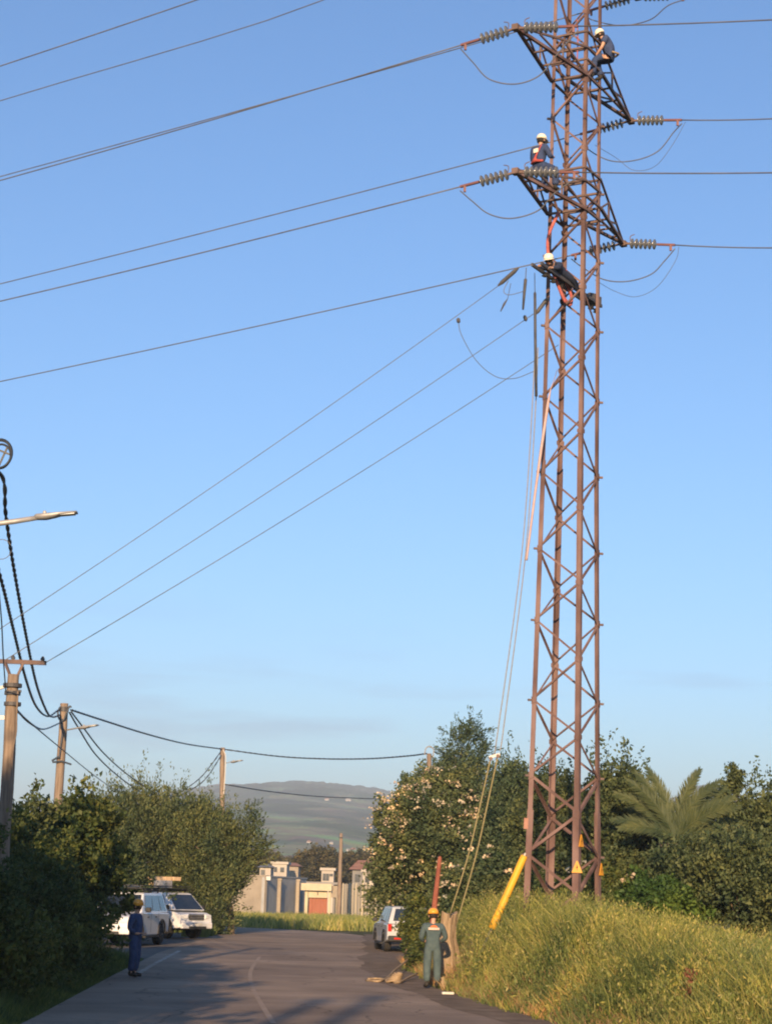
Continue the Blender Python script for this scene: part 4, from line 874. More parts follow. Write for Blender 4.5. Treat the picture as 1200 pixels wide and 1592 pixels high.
    g = B(MB().box((0, 2.40, 0.88), (0.86, 0.06, 0.24)), 'grille', 'car_trim', bevel=0.02)
    for k in range(3): B(MB().box((0, 2.434, 0.81 + k * 0.07), (0.80, 0.02, 0.02)), 'grille_slat', 'galv', g)
    B(MB().box((0, 2.42, 0.55), (1.76, 0.16, 0.26)), 'bumper', paint, bevel=0.05)
    B(MB().box((0, 2.47, 0.46), (1.0, 0.10, 0.12)), 'air_intake', 'car_trim', bevel=0.02)
    B(MB().box((0, 2.512, 0.60), (0.50, 0.015, 0.11)), 'number_plate', 'white_paint')
    B(MB().box((0, -2.43, 0.55), (1.78, 0.16, 0.24)), 'bumper', paint if not spare else 'car_trim', bevel=0.05)
    B(MB().box((0 if not spare else -0.42, -2.52 if not spare else -2.44, 0.60 if not spare else 0.93), (0.50, 0.015, 0.11)), 'number_plate', 'white_paint')
    if spare:
        w_ = B(MB().lathe([(0.06, 0.0), (0.34, 0.0), (0.37, 0.05), (0.37, 0.19), (0.33, 0.24), (0.05, 0.25)], (0.1, -2.42, 1.0), (0, -1, 0), n=24), 'spare_wheel', 'tyre', smooth=True)
        B(MB().lathe([(0.29, 0.245), (0.27, 0.262), (0.02, 0.27)], (0.1, -2.42, 1.0), (0, -1, 0), n=24), 'spare_cover', 'plate_yellow', w_, smooth=True)
        B(MB().box((-0.5, -2.53, 0.56), (0.3, 0.03, 0.07)), 'reflector', 'tail_red')
    # roof rack
    rk = None
    if spare: return t
    for sx in (-1, 1): rk = B(MB().bar((sx * 0.62, -1.95, 1.93), (sx * 0.62, wt - 0.11, 1.93), 0.045, 0.05), 'roof_rail', 'car_trim')
    for yb in (-1.8, -0.8, wt - 0.3):
        B(MB().bar((-0.70, yb, 1.965), (0.70, yb, 1.965), 0.06, 0.03), 'roof_bar', 'car_trim')
        for sx in (-1, 1): B(MB().bar((sx * 0.62, yb, 1.83), (sx * 0.62, yb, 1.93), 0.05, 0.05), 'rack_foot', 'car_trim')
    if rack == 'basket':
        vo = 1.0 if van else 0.0
        bk = B(MB().box((0, -0.8 + vo / 2, 2.0), (1.3, 2.3 + vo, 0.03)), 'roof_basket', 'car_trim')
        for sx in (-1, 1): B(MB().bar((sx * 0.66, -1.95, 2.09), (sx * 0.66, 0.36 + vo, 2.09), 0.035, 0.035), 'basket_rail', 'car_trim', bk)
        for sy in (-1.95, 0.36 + vo): B(MB().bar((-0.66, sy, 2.09), (0.66, sy, 2.09), 0.035, 0.035), 'basket_rail', 'car_trim', bk)
    return t
c1 = make_car('parked_car', (-8.85, 70.6, 0), 2.98, 'white off-road car facing the viewer behind the left worker', 'car_white', rack='basket')
c2 = make_car('parked_car', (-9.1, 82.0, 0), -2.25, 'white off-road car with boards on its roof beside the left trees', 'car_white', rack='basket', van=True)
c3 = make_car('parked_car', (1.05, 73.2, 0), 0.12, 'silver white off-road car with spare wheel seen from behind at right roadside', 'car_silver', spare=True, scale=0.88)
# boards lashed on the second car
def on_car(car, name, size, off, rzl, m, label, cat='board'):
    cz = car.rotation_euler[2]; x = car.location[0] + off[0] * math.cos(cz) - off[1] * math.sin(cz); y = car.location[1] + off[0] * math.sin(cz) + off[1] * math.cos(cz)
    return tag(MB().box((x, y, off[2]), size, cz + rzl).build(name, M[m], None, org=(x, y, off[2])), label, cat)
on_car(c2, 'wooden_board', (0.42, 1.5, 0.15), (-0.3, 0.15, 2.40), 0.02, 'load_wood', 'thick pale wooden board on top of the car roof load')
on_car(c2, 'wooden_board', (0.34, 1.4, 0.14), (0.16, 0.2, 2.395), -0.03, 'load_wood', 'second pale wooden board beside the thick one on the roof')
on_car(c2, 'tool_crate', (0.5, 0.9, 0.22), (-0.25, 0.0, 2.135), 0.0, 'load_wood', 'low wooden crate under the boards on the car roof', 'crate')
on_car(c2, 'tool_crate', (0.45, 0.6, 0.30), (0.36, 0.75, 2.175), 0.1, 'galv', 'grey metal case at the front of the car roof', 'case')
on_car(c2, 'tool_crate', (0.34, 0.7, 0.24), (0.25, -0.9, 2.145), -0.05, 'car_trim', 'black case on the rear of the car roof', 'case')
on_car(c1, 'roof_ladder', (0.35, 2.3, 0.08), (0.3, -0.9, 2.075), 0.0, 'galv', 'grey flat load on the roof basket of the nearer white car', 'load')
#PEOPLE
# ------------------------------------------------------------------ people
def skin_obj(name, chains, m, parent, sub=2):
    """chains: list of [(point, rx, ry), ...]; equal points are welded; the first point is the root"""
    verts = []; rad_ = []; edges = []
    def vid(p, r):
        for i, q in enumerate(verts):
            if abs(q[0] - p[0]) + abs(q[1] - p[1]) + abs(q[2] - p[2]) < 1e-5: return i
        verts.append(tuple(p)); rad_.append(r); return len(verts) - 1
    for ch in chains:
        ids = [vid(p, r) for p, r in ch]; edges += list(zip(ids[:-1], ids[1:]))
    me = bpy.data.meshes.new(name); me.from_pydata(verts, edges, []); o = link_mesh(name, me, m, parent)
    sk = o.modifiers.new('skin', 'SKIN'); sk.use_smooth_shade = True; sk.branch_smoothing = 0.4
    for i, v_ in enumerate(me.skin_vertices[0].data):
        r = rad_[i]; v_.radius = (r, r) if np.isscalar(r) else r; v_.use_root = (i == 0)
    s_ = o.modifiers.new('subsurf', 'SUBSURF'); s_.levels = sub; s_.render_levels = sub
    return o
def person(loc, rz, label, J, cloth, hat, sleeves='short', boots='boot', scale=1.0, tilt=0.0, look=0.0):
    """J: joints in metres; the figure faces +y. Joints: pelvis chest neck head sho elb wri hand hip kne ank toe (pairs as [left, right])"""
    t = empty('person', loc, rz, label, 'person', 'line workers'); t.scale = (scale,) * 3
    g = lambda k, s=None: tuple(J[k]) if s is None else tuple(J[k][s])
    mid = lambda a, b, f=0.5: tuple(np.array(a) * (1 - f) + np.array(b) * f)
    hd = np.array(J['head']); nk = np.array(J['neck']); fw = np.array(J.get('face', (0, 1, 0)), float); fw /= np.linalg.norm(fw)
    up = np.array((0, 0, 1.0)); up = up - fw * np.dot(up, fw); up /= np.linalg.norm(up)
    # the body
    ch = [[(g('pelvis'), 0.115), (mid(g('pelvis'), g('chest'), 0.5), 0.11), (g('chest'), 0.125), (g('neck'), 0.055), (tuple(hd - up * 0.055), 0.066), (tuple(hd + up * 0.01), 0.09), (tuple(hd + up * 0.07), 0.075)],
          [(tuple(hd - up * 0.055), 0.066), (tuple(hd - up * 0.085 + fw * 0.055), 0.036)], [(tuple(hd + up * 0.01), 0.09), (tuple(hd - up * 0.012 + fw * 0.098), 0.013)]]
    for s in (0, 1):
        ch.append([(g('chest'), 0.125), (g('sho', s), 0.062), (g('elb', s), 0.042), (g('wri', s), 0.03)])
        w_, h_ = np.array(g('wri', s)), np.array(g('hand', s)); d = h_ - w_; d /= np.linalg.norm(d); sx = -1 if s == 0 else 1
        lat = np.cross(d, (0, 0, 1)); lat = lat / (np.linalg.norm(lat) + 1e-9); palm = w_ + d * 0.075
        ch.append([(tuple(w_), 0.03), (tuple(palm), 0.034)])
        ch.append([(g('pelvis'), 0.115), (g('hip', s), 0.088), (g('kne', s), 0.056), (g('ank', s), 0.038), (g('toe', s), 0.03)])
    skin_obj('body', ch, M['skin'], t, 2)
    for s in (0, 1):   # fingers
        w_, h_ = np.array(g('wri', s)), np.array(g('hand', s)); d = h_ - w_; d /= np.linalg.norm(d)
        lat = np.cross(d, (0, 0, 1)); lat = lat / (np.linalg.norm(lat) + 1e-9); dn = np.cross(lat, d); dn = -dn if dn[2] > 0 else dn
        hm_ = MB()
        for k, ln in enumerate((0.075, 0.085, 0.08, 0.062)):
            b_ = w_ + d * 0.09 + lat * (k - 1.5) * 0.019; hm_.tube([b_ - d * 0.02, b_ + d * ln * 0.5, b_ + d * ln * 0.8 + dn * ln * 0.4, b_ + d * ln * 0.75 + dn * ln * 0.75], [0.0095, 0.009, 0.008, 0.006], 6)
        sx = 1 if s == 0 else -1
        b_ = w_ + d * 0.045 + lat * sx * 0.028; hm_.tube([b_, b_ + d * 0.03 + lat * sx * 0.022, b_ + d * 0.06 + lat * sx * 0.02 + dn * 0.025], [0.011, 0.0105, 0.008], 6)
        hm_.build('fingers', M['skin'], t, local=True, smooth=True)
    # clothing
    co = [[(g('pelvis'), 0.165), (mid(g('pelvis'), g('chest'), 0.5), 0.17), (g('chest'), 0.19), (tuple(nk - up * 0.03), 0.095)]]
    for s in (0, 1):
        e_ = g('elb', s); sh = g('sho', s)
        arm = [(g('chest'), 0.19), (sh, 0.10), (mid(sh, e_, 0.62), 0.08)]
        if sleeves == 'long': arm += [(e_, 0.062), (mid(e_, g('wri', s), 0.55), 0.052), (mid(e_, g('wri', s), 0.92), 0.047)]
        co.append(arm)
        k_, a_ = g('kne', s), g('ank', s)
        co.append([(g('pelvis'), 0.165), (g('hip', s), 0.118), (mid(g('hip', s), k_, 0.5), 0.112), (k_, 0.097), (mid(k_, a_, 0.5), 0.09), (mid(k_, a_, 0.93), 0.088)])
    skin_obj('overalls', co, M[cloth], t, 2)
    for s in (0, 1):
        a_, o_ = np.array(g('ank', s)), np.array(g('toe', s)); d = o_ - a_; d[2] = 0; d = d / (np.linalg.norm(d) + 1e-9)
        skin_obj('boot', [[(tuple(a_ + V(0, 0, 0.07)), 0.055), (tuple(a_ - d * 0.02 + V(0, 0, -0.02)), 0.056), (tuple((a_ + o_) / 2 + V(0, 0, -0.005)), 0.05), (tuple(o_), 0.042)]], M[boots], t, 2)
    # hard hat
    c = hd + up * 0.055
    hb_ = MB().lathe([(0.128, -0.01), (0.126, 0.03), (0.112, 0.075), (0.08, 0.112), (0.03, 0.128), (0.005, 0.13)], c, up, n=18).build('hard_hat', M[hat], t, local=True, smooth=True)
    x = np.cross(fw, up); vs = []; n = 14
    for k in range(n + 1):
        a = math.pi * k / n; vs.append(c + x * 0.124 * math.cos(a) + fw * 0.124 * math.sin(a) - up * 0.008); vs.append(c + x * 0.140 * math.cos(a) + fw * (0.124 * math.sin(a) + 0.075 * math.sin(a) ** 2 + 0.01) - up * 0.022)
    MB().add(vs + [v_ - up * 0.008 for v_ in vs], [(2 * k, 2 * k + 1, 2 * k + 3, 2 * k + 2) for k in range(n)] + [(2 * k + 2 + 2 * n + 2, 2 * k + 3 + 2 * n + 2, 2 * k + 1 + 2 * n + 2, 2 * k + 2 * n + 2) for k in range(n)] + [(2 * k + 1, 2 * k + 1 + 2 * n + 2, 2 * k + 3 + 2 * n + 2, 2 * k + 3) for k in range(n)]).build('peak', M[hat], hb_, local=True)
    # hair, ears, eyes
    MB().lathe([(0.085, -0.055), (0.100, -0.02), (0.103, 0.04)], hd - fw * 0.012 + up * 0.0, up, n=14).build('hair', M['hair'], t, local=True, smooth=True)
    for sx in (-1, 1):
        MB().lathe([(0.008, -0.01), (0.026, 0), (0.018, 0.012)], hd + x * sx * 0.10 - up * 0.01, x * sx, n=8).build('ear', M['skin'], t, local=True, smooth=True)
        MB().lathe([(0.003, -0.004), (0.011, 0.0), (0.004, 0.005)], hd + x * sx * 0.035 + fw * 0.088 + up * 0.02, fw, n=8).build('eye', M['boot'], t, local=True)
    MB().bar(hd - up * 0.05 + fw * 0.085 - x * 0.024, hd - up * 0.05 + fw * 0.085 + x * 0.024, 0.008, 0.01).build('mouth', M['red_rust'], t, local=True)
    return t
STAND = dict(pelvis=(0, 0, 0.96), chest=(0, 0.0, 1.30), neck=(0, 0.01, 1.49), head=(0, 0.03, 1.62), sho=[(-0.20, -0.01, 1.40), (0.20, -0.01, 1.40)],
             elb=[(-0.28, -0.03, 1.12), (0.28, -0.03, 1.12)], wri=[(-0.19, 0.19, 1.04), (0.19, 0.19, 1.04)], hand=[(-0.12, 0.26, 1.05), (0.12, 0.26, 1.05)],
             hip=[(-0.095, 0, 0.90), (0.095, 0, 0.90)], kne=[(-0.115, 0.02, 0.50), (0.115, 0.02, 0.50)], ank=[(-0.12, -0.03, 0.10), (0.12, -0.03, 0.10)], toe=[(-0.15, 0.15, 0.05), (0.15, 0.15, 0.05)])
# worker by the bank, back to the viewer
pr = gnd(671, 1538); J = dict(STAND); J['face'] = (-0.1, 1, -0.15); J['elb'] = [(-0.27, 0.02, 1.12), (0.30, 0.02, 1.13)]
w1 = person((pr[0], pr[1], 0.005), 0.06, 'worker in teal overalls and orange yellow hard hat, back turned, beside the bank', J, 'teal_cloth', 'hat_yellow', 'long')
def back_patch(t, nm, m, w_, h_, z, y=-0.202, n=6):
    vs = []
    for k in range(n + 1):
        x = -w_ / 2 + w_ * k / n; yy_ = y + 1.1 * x * x
        vs += [(x, yy_, z - h_ / 2), (x, yy_, z + h_ / 2)]
    return MB().add(vs, [(2 * k, 2 * k + 2, 2 * k + 3, 2 * k + 1) for k in range(n)]).build(nm, M[m], t, local=True)
p_ = back_patch(w1, 'back_print', 'white_paint', 0.25, 0.05, 1.335); p_['label'] = 'white lettering strip with orange arc on the back'
vs = []
for k in range(9):
    a = math.pi * k / 8; vs.append((0.085 * math.cos(a), -0.204 + 0.008 * math.cos(a) ** 2, 1.367 + 0.05 * math.sin(a)))
MB().add(vs, [tuple(range(9))]).build('print_arc', M['print_orange'], p_, local=True)
for k in range(7):
    MB().box((-0.105 + k * 0.035, -0.207 + 1.1 * (-0.105 + k * 0.035) ** 2, 1.335), (0.016, 0.004, 0.028)).build('print_letter', M['print_orange'], p_, local=True)
# worker in the shade at the left road edge, looking right
pL = gnd(207, 1521); J = dict(STAND); J['face'] = (0.25, 1, 0.0)
J['elb'] = [(-0.26, -0.06, 1.12), (0.26, -0.06, 1.12)]; J['wri'] = [(-0.16, 0.10, 1.0), (0.17, 0.09, 1.0)]; J['hand'] = [(-0.10, 0.17, 1.02), (0.12, 0.17, 1.02)]
person((pL[0], pL[1], 0.005), -math.pi / 2 - 0.25, 'worker in navy overalls and yellow hard hat standing at the shaded left roadside', J, 'navy', 'hat_yellow', 'long')
# lineman seated on the lower near arm
Ys = TIPS['n2'][1] + 0.9
seat = at(836, 262, Ys)
J = dict(pelvis=(0, 0, 0.10), chest=(0.0, 0.06, 0.44), neck=(0, 0.09, 0.62), head=(0, 0.12, 0.75), face=(0.1, 1, -0.1), sho=[(-0.19, 0.05, 0.55), (0.19, 0.05, 0.55)],
         elb=[(-0.25, 0.10, 0.28), (0.26, 0.14, 0.30)], wri=[(-0.15, 0.32, 0.28), (0.16, 0.36, 0.38)], hand=[(-0.10, 0.39, 0.30), (0.12, 0.43, 0.42)],
         hip=[(-0.10, 0.06, 0.08), (0.10, 0.06, 0.08)], kne=[(-0.16, 0.48, 0.08), (0.16, 0.48, 0.08)], ank=[(-0.15, 0.46, -0.34), (0.15, 0.50, -0.34)], toe=[(-0.16, 0.62, -0.38), (0.16, 0.66, -0.38)])
w2 = person((seat[0], seat[1], seat[2]), -0.75, 'lineman in navy with white hard hat seated on the lower near arm', J, 'navy', 'hat_white', 'long')
skin_obj('harness', [[((-0.19, -0.02, 0.16), 0.035), ((0, -0.155, 0.16), 0.035), ((0.19, -0.02, 0.16), 0.035)], [((0, -0.155, 0.16), 0.035), ((0.06, -0.11, 0.36), 0.022), ((0.11, 0.0, 0.60), 0.022)]], M['harness_red'], w2, 1)
MB().box((0.03, -0.125, 0.42), (0.13, 0.02, 0.10)).build('back_print', M['hat_white'], w2, local=True)
# lineman crouching at the top right
Yc = TY - 0.15
seat = at(953, 93, Yc)
J = dict(pelvis=(0, 0, 0.10), chest=(0.0, 0.16, 0.45), neck=(0, 0.26, 0.61), head=(0, 0.33, 0.72), face=(0.0, 1, -0.45), sho=[(-0.19, 0.16, 0.57), (0.19, 0.16, 0.57)],
         elb=[(-0.24, 0.24, 0.28), (0.25, 0.22, 0.28)], wri=[(-0.16, 0.40, 0.12), (0.15, 0.38, 0.10)], hand=[(-0.12, 0.46, 0.06), (0.11, 0.44, 0.04)],
         hip=[(-0.10, 0.06, 0.08), (0.10, 0.06, 0.08)], kne=[(-0.15, 0.44, 0.02), (0.15, 0.46, 0.06)], ank=[(-0.14, 0.50, -0.40), (0.14, 0.34, -0.36)], toe=[(-0.15, 0.66, -0.45), (0.15, 0.50, -0.41)])
w3 = person((seat[0], seat[1], seat[2]), 1.25, 'lineman in navy with white hard hat crouching on the upper far arm', J, 'navy', 'hat_white', 'short')
skin_obj('harness', [[((-0.18, 0.0, 0.16), 0.03), ((0, -0.15, 0.16), 0.03), ((0.18, 0.0, 0.16), 0.03)]], M['straw_wood'], w3, 1)

# lineman stretched out along the slim low beam, reaching for the clamps
J = dict(pelvis=(0, 0, 0.16), chest=(0.0, 0.36, 0.20), neck=(0, 0.54, 0.24), head=(0, 0.68, 0.26), face=(0, 1, -0.35), sho=[(-0.19, 0.46, 0.20), (0.19, 0.46, 0.20)],
         elb=[(-0.24, 0.66, 0.06), (0.24, 0.72, 0.10)], wri=[(-0.16, 0.88, 0.0), (0.14, 0.92, 0.06)], hand=[(-0.13, 0.97, -0.02), (0.11, 1.0, 0.06)],
         hip=[(-0.10, -0.06, 0.14), (0.10, -0.06, 0.14)], kne=[(-0.15, -0.46, 0.06), (0.14, -0.44, 0.12)], ank=[(-0.14, -0.80, -0.10), (0.12, -0.82, 0.10)], toe=[(-0.15, -0.92, -0.18), (0.12, -0.96, 0.04)])
pb3 = cS + ARM * 0.80
w4 = person((pb3[0], pb3[1], pb3[2] + 0.04), math.atan2(-ARM[0], ARM[1]), 'lineman in dark clothes stretched out on the slim beam under the lower arms', J, 'navy_dark', 'hat_white', 'long')
skin_obj('harness', [[((-0.18, 0.0, 0.18), 0.03), ((0, 0.02, 0.33), 0.03), ((0.18, 0.0, 0.18), 0.03)]], M['harness_red'], w4, 1)

# ------------------------------------------------------------------ small things by the bank
YS = 47.2
p = at(696, 1476, YS); z0 = p[2]; tz = at(696, 1420, YS)[2]
o = empty('tree_stump', (p[0], p[1], z0 - 0.2), label='tall pale cut stump with flared foot behind the teal worker', cat='stump')
mb = MB(); n = 16; rows = []
for (z, r) in ((-0.15, 0.30), (z0 - 0.25, 0.25), (z0 + 0.02, 0.22), (z0 + 0.25, 0.185), (z0 + 0.55, 0.18), (tz - 0.02, 0.195), (tz, 0.185)):
    rows.append([(p[0] + r * (1 + 0.12 * math.sin(3 * a + z) + 0.12 * math.sin(7 * a + 2 * z)) * math.cos(a) + 0.03 * math.sin(z * 4), p[1] + r * (1 + 0.15 * math.sin(4 * a)) * math.sin(a), z + (0.05 * math.sin(2 * a + 1) if z > tz - 0.03 else 0)) for a in np.linspace(0, 2 * math.pi, n, endpoint=False)])
vs = [q for r_ in rows for q in r_]
mb.add(vs, [(i * n + k, i * n + (k + 1) % n, (i + 1) * n + (k + 1) % n, (i + 1) * n + k) for i in range(len(rows) - 1) for k in range(n)]); mb.build('bark', M['stump_wood'], o)
MB().add(rows[-1], [tuple(range(n))]).build('cut_face', M['stump_wood'], o)
pa, pb_ = at(684, 1332, 48.5), at(671, 1448, 48.5)
o = empty('red_post', (pb_[0], pb_[1], pb_[2]), label='rust red leaning post behind the teal worker', cat='post')
MB().tube([pa, pa + (pb_ - pa) * 0.03, pa + (pb_ - pa) * 0.5, pb_], [0.03, 0.05, 0.065, 0.075], 8).build('post', M['red_rust'], o)
for f_ in (0.1, 0.26, 0.42, 0.56, 0.66): MB().bar(pa + (pb_ - pa) * f_, pa + (pb_ - pa) * f_ + V(0.12, -0.02, 0.02), 0.03, 0.03).build('step_peg', M['straw_wood'], o)
for i, (px, y0, y1, Y, lab) in enumerate(((632, 1452, 1487, 61, 'left of two short thin stakes behind the parked car'), (640, 1452, 1488, 60, 'right of two short thin stakes behind the parked car'))):
    a_, b2 = at(px, y0 - 10, Y), at(px + 1, y1, Y)
    o = tag(MB().tube([a_, (a_ + b2) / 2 + V(0.02, 0, 0), b2], [0.06, 0.07, 0.08], 8).build('wooden_stake', M['trunk'], None, org=b2), lab, 'stake')
# heap of rope and sticks on the road edge
def gp(x, y, z=0.02): q = gnd(x, y); q[2] = z; return q
wire('ground_rope', curve_pts([gp(569, 1526), gp(590, 1528, 0.03), gp(604, 1524, 0.08), gp(612, 1520, 0.16), gp(625, 1514, 0.24), gp(646, 1505, 0.42)], 6), [0.03] * 31, M['straw_wood'], 'thick tan rope end sticking up from the road edge', 'rope')
wire('ground_rope', curve_pts([gp(572, 1524), gp(586, 1524, 0.03), gp(602, 1526, 0.03), gp(618, 1531, 0.03), gp(634, 1526, 0.08), gp(648, 1522, 0.12)], 6), 0.028, M['straw_wood'], 'tan rope lying along the road edge left of the worker', 'rope')
o = empty('rope_heap', gp(612, 1530, 0), label='heaped tan rope coil on the road edge', cat='rope coil')
cc = gp(611, 1529, 0.05)
for k in range(5):
    MB().tube([cc + V((0.17 - 0.02 * k) * math.cos(a) + 0.03 * k, (0.3 - 0.03 * k) * math.sin(a), 0.04 * k + 0.02 * math.sin(3 * a + k)) for a in np.linspace(0, 2 * math.pi, 17)], 0.032, 6, cap=False).build('turn', M['straw_wood'], o, smooth=True)
cc = gp(690, 1539, 0.10)
o = tag(MB().lathe([(0.08, -0.10), (0.10, -0.06), (0.085, 0.06), (0.035, 0.12), (0.055, 0.17)], cc, (-0.2, 0.1, 1), n=8).build('cloth_sack', M['straw_wood'], None, org=cc, smooth=True), 'small tan sack standing at the grass edge', 'bag')
cc = gp(696, 1547, 0.03)
o = tag(MB().box(cc, (0.26, 0.12, 0.05), 0.1).build('white_box', M['white_paint'], None, org=cc, bevel=0.008), 'flat white box lying at the foot of the bank', 'box')
#VEG
# ------------------------------------------------------------------ vegetation
def unit(a): return a / (np.linalg.norm(a, axis=-1, keepdims=True) + 1e-9)
def leaf_quads(C, D, L, Wd, rng, fold=0.25):
    """one folded rhombic leaf per centre C along direction D"""
    n = len(C); D = unit(D); rv = rng.normal(size=(n, 3)); S_ = unit(np.cross(D, rv)); N = np.cross(S_, D)
    L = np.broadcast_to(L, (n,))[:, None]; Wd = np.broadcast_to(Wd, (n,))[:, None]
    v = np.stack([C - D * L * 0.5, C + S_ * Wd * 0.5 + N * Wd * fold, C + D * L * 0.5 - N * L * 0.08, C - S_ * Wd * 0.5 + N * Wd * fold], 1).reshape(-1, 3)
    return v, np.arange(4 * n).reshape(n, 4)
def sample_ell(ells, n, rng, shell=2.4):
    vol = np.array([e[3] * e[4] * e[5] for e in ells]) ** 0.85; k = rng.choice(len(ells), n, p=vol / vol.sum())
    E = np.array(ells, float)[k]; d = unit(rng.normal(size=(n, 3))); r = rng.random(n) ** (1 / shell)
    return E[:, :3] + d * E[:, 3:] * r[:, None], d, r
def foliage(name, parent, ells, n_spray, per, leaf, spray, m, rng, upb=0.5, outb=0.8, rnd=0.6, zmin=None, align=0.5, shell=2.4, shoots=None, clump=0.6):
    P, d, r = sample_ell(ells, n_spray, rng, shell)
    nc = max(8, n_spray // 13); Pc, dc, _ = sample_ell(ells, nc, rng, 5.0); kc = rng.integers(0, nc, n_spray); cl = rng.random(n_spray) < clump
    sg = 0.20 * np.mean([(e[3] * e[4] * e[5]) ** (1 / 3) for e in ells]); Pq = Pc[kc] + rng.normal(size=(n_spray, 3)) * sg
    P = np.where(cl[:, None], Pq, P); d = np.where(cl[:, None], unit(dc[kc] + (Pq - Pc[kc]) / sg * 0.5), d)
    if zmin is not None: P[:, 2] = np.maximum(P[:, 2], zmin + rng.random(n_spray) * 0.5)
    sd = unit(d * outb + np.array((0, 0, upb)) + rng.normal(size=(n_spray, 3)) * rnd); sl = spray[0] * (0.6 + 0.8 * rng.random(n_spray))
    if shoots is not None:   # upright leading shoots on the top
        ns, slen = shoots; Q, d2, _ = sample_ell(ells, ns * 4, rng, 20); top = np.argsort(-(Q[:, 2]))[:ns]
        P = np.concatenate([P, Q[top]]); sd = np.concatenate([sd, unit(np.array((0, 0, 1.0)) + rng.normal(size=(ns, 3)) * 0.18)]); sl = np.concatenate([sl, slen * (0.5 + rng.random(ns))])
    k = np.repeat(np.arange(len(P)), per); u = rng.random(len(k))
    C = P[k] + sd[k] * (sl[k] * (u - 0.2))[:, None] + rng.normal(size=(len(k), 3)) * (spray[1] * (1 - 0.55 * u))[:, None]
    D = sd[k] * align + rng.normal(size=(len(k), 3)) * (1 - align)
    sz = 0.5 + 0.5 * rng.random(len(k)) + 0.6 * rng.random(len(k)) ** 4
    v, f = leaf_quads(C, D, leaf[0] * sz, leaf[1] * sz, rng)
    return np_mesh(name, v, f, M[m], parent)
def limbs(parent, base, ells, n, r0, rng, m='trunk', fork=0.35):
    mb = MB(); P, d, r = sample_ell(ells, n, rng, 1.6); base = np.array(base, float)
    c = np.mean([e[:3] for e in ells], 0); top = base + (c - base) * np.array((0.5, 0.5, 0.9))
    mb.tube(curve_pts([base - V(0, 0, 0.3), base + (top - base) * 0.35 + V(0.05, 0, 0), base + (top - base) * 0.7 - V(0.06, 0.03, 0), top], 4), list(np.linspace(r0, r0 * 0.45, 13)), 8)
    for q in P:
        s_ = base + (top - base) * (fork + 0.6 * rng.random()); mid_ = (s_ + q) / 2 + V(0, 0, 0.15 * np.linalg.norm(q - s_)) * rng.random()
        mb.tube(curve_pts([s_, mid_, q], 3), list(np.linspace(r0 * 0.38, r0 * 0.08, 7)), 5)
    return mb.build('trunk', M[m], parent, smooth=True)
def px_ell(px, py, Y, wpx, hpx, dep):
    """ellipsoid seen centred on (px, py) at distance Y with half sizes in photo pixels"""
    c = at(px, py, Y); k = Y / 3000.0; return (c[0], c[1], c[2], wpx * k, dep, hpx * k)
VSEED = [100]
def plant(name, label, cat, base, ells, n_spray, per, leaf, spray, m, trunk=0.12, nl=14, group=None, crown='crown', **kw):
    VSEED[0] += 1; rng = np.random.default_rng(VSEED[0])
    if name != 'roadside_tree': leaf = (leaf[0] * 0.83, leaf[1] * 0.83); per = int(per * 1.1)
    t = empty(name, base, label=label, cat=cat, group=group)
    foliage(crown, t, ells, n_spray, per, leaf, spray, m, rng, **kw)
    if trunk: limbs(t, base, ells, nl, trunk, rng)
    return t
def gz(p): return (p[0], p[1], float(zg(p[0], p[1])))

# --- left side
for i, (x, y, rx, ry, h, lab) in enumerate(((-8.15, 35.2, 2.25, 2.3, 2.5, 'dark shaded bush at the bottom left corner'), (-8.35, 39.6, 2.1, 2.6, 2.7, 'dark shaded bush second from the bottom left corner'),
        (-8.65, 44.2, 2.05, 2.5, 3.0, 'dark shaded bush left of the navy worker'), (-8.9, 48.6, 1.9, 2.2, 3.0, 'dark shaded bush behind the navy worker'))):
    plant('hedge_bush', lab, 'bush', gz((x, y)), [(x, y, h * 0.45, rx, ry, h * 0.55), (x - 0.3, y + 0.4, h * 0.75, rx * 0.75, ry * 0.7, h * 0.35), (x + 0.75, y, h * 0.22, rx * 0.78, ry * 0.9, h * 0.36)], 620, 55, (0.15, 0.075), (0.34, 0.13), 'leaf_mid', 0.07, 14, 'bushes of the shaded left hedge', zmin=0.05)
plant('leafy_tree', 'broad leaved tree with yellowish sunlit leaves at the foot of the cable pole', 'tree', gz(at(110, 1480, 53)), [px_ell(112, 1325, 53, 70, 56, 1.5), px_ell(60, 1345, 53, 56, 56, 1.4), px_ell(125, 1285, 53, 40, 40, 1.1), px_ell(150, 1370, 52, 42, 60, 1.2)],
      620, 46, (0.19, 0.11), (0.34, 0.15), 'leaf_mid', 0.11, 18, shoots=(14, 0.8), shell=2.0)
plant('leafy_tree', 'scrubby tree with bare twig tips beside the crossarm pole', 'tree', gz(at(25, 1480, 50)), [px_ell(20, 1345, 50, 50, 62, 1.3), px_ell(-40, 1340, 50, 60, 70, 1.5), px_ell(45, 1290, 50, 26, 36, 0.7)], 420, 46, (0.17, 0.09), (0.34, 0.15), 'leaf_dark', 0.1, 16, shoots=(12, 0.7))
plant('feathery_tree', 'feathery olive green tree with spiky top left of the slim pole', 'tree', gz(at(235, 1460, 92)), [px_ell(235, 1325, 92, 66, 78, 2.4), px_ell(205, 1288, 92, 46, 46, 2.0), px_ell(285, 1320, 93, 50, 66, 2.0), px_ell(175, 1350, 90, 42, 80, 2)],
      1500, 34, (0.20, 0.075), (1.0, 0.16), 'leaf_olive', 0.2, 26, upb=1.0, outb=0.55, rnd=0.35, align=0.75, shoots=(46, 2.2))
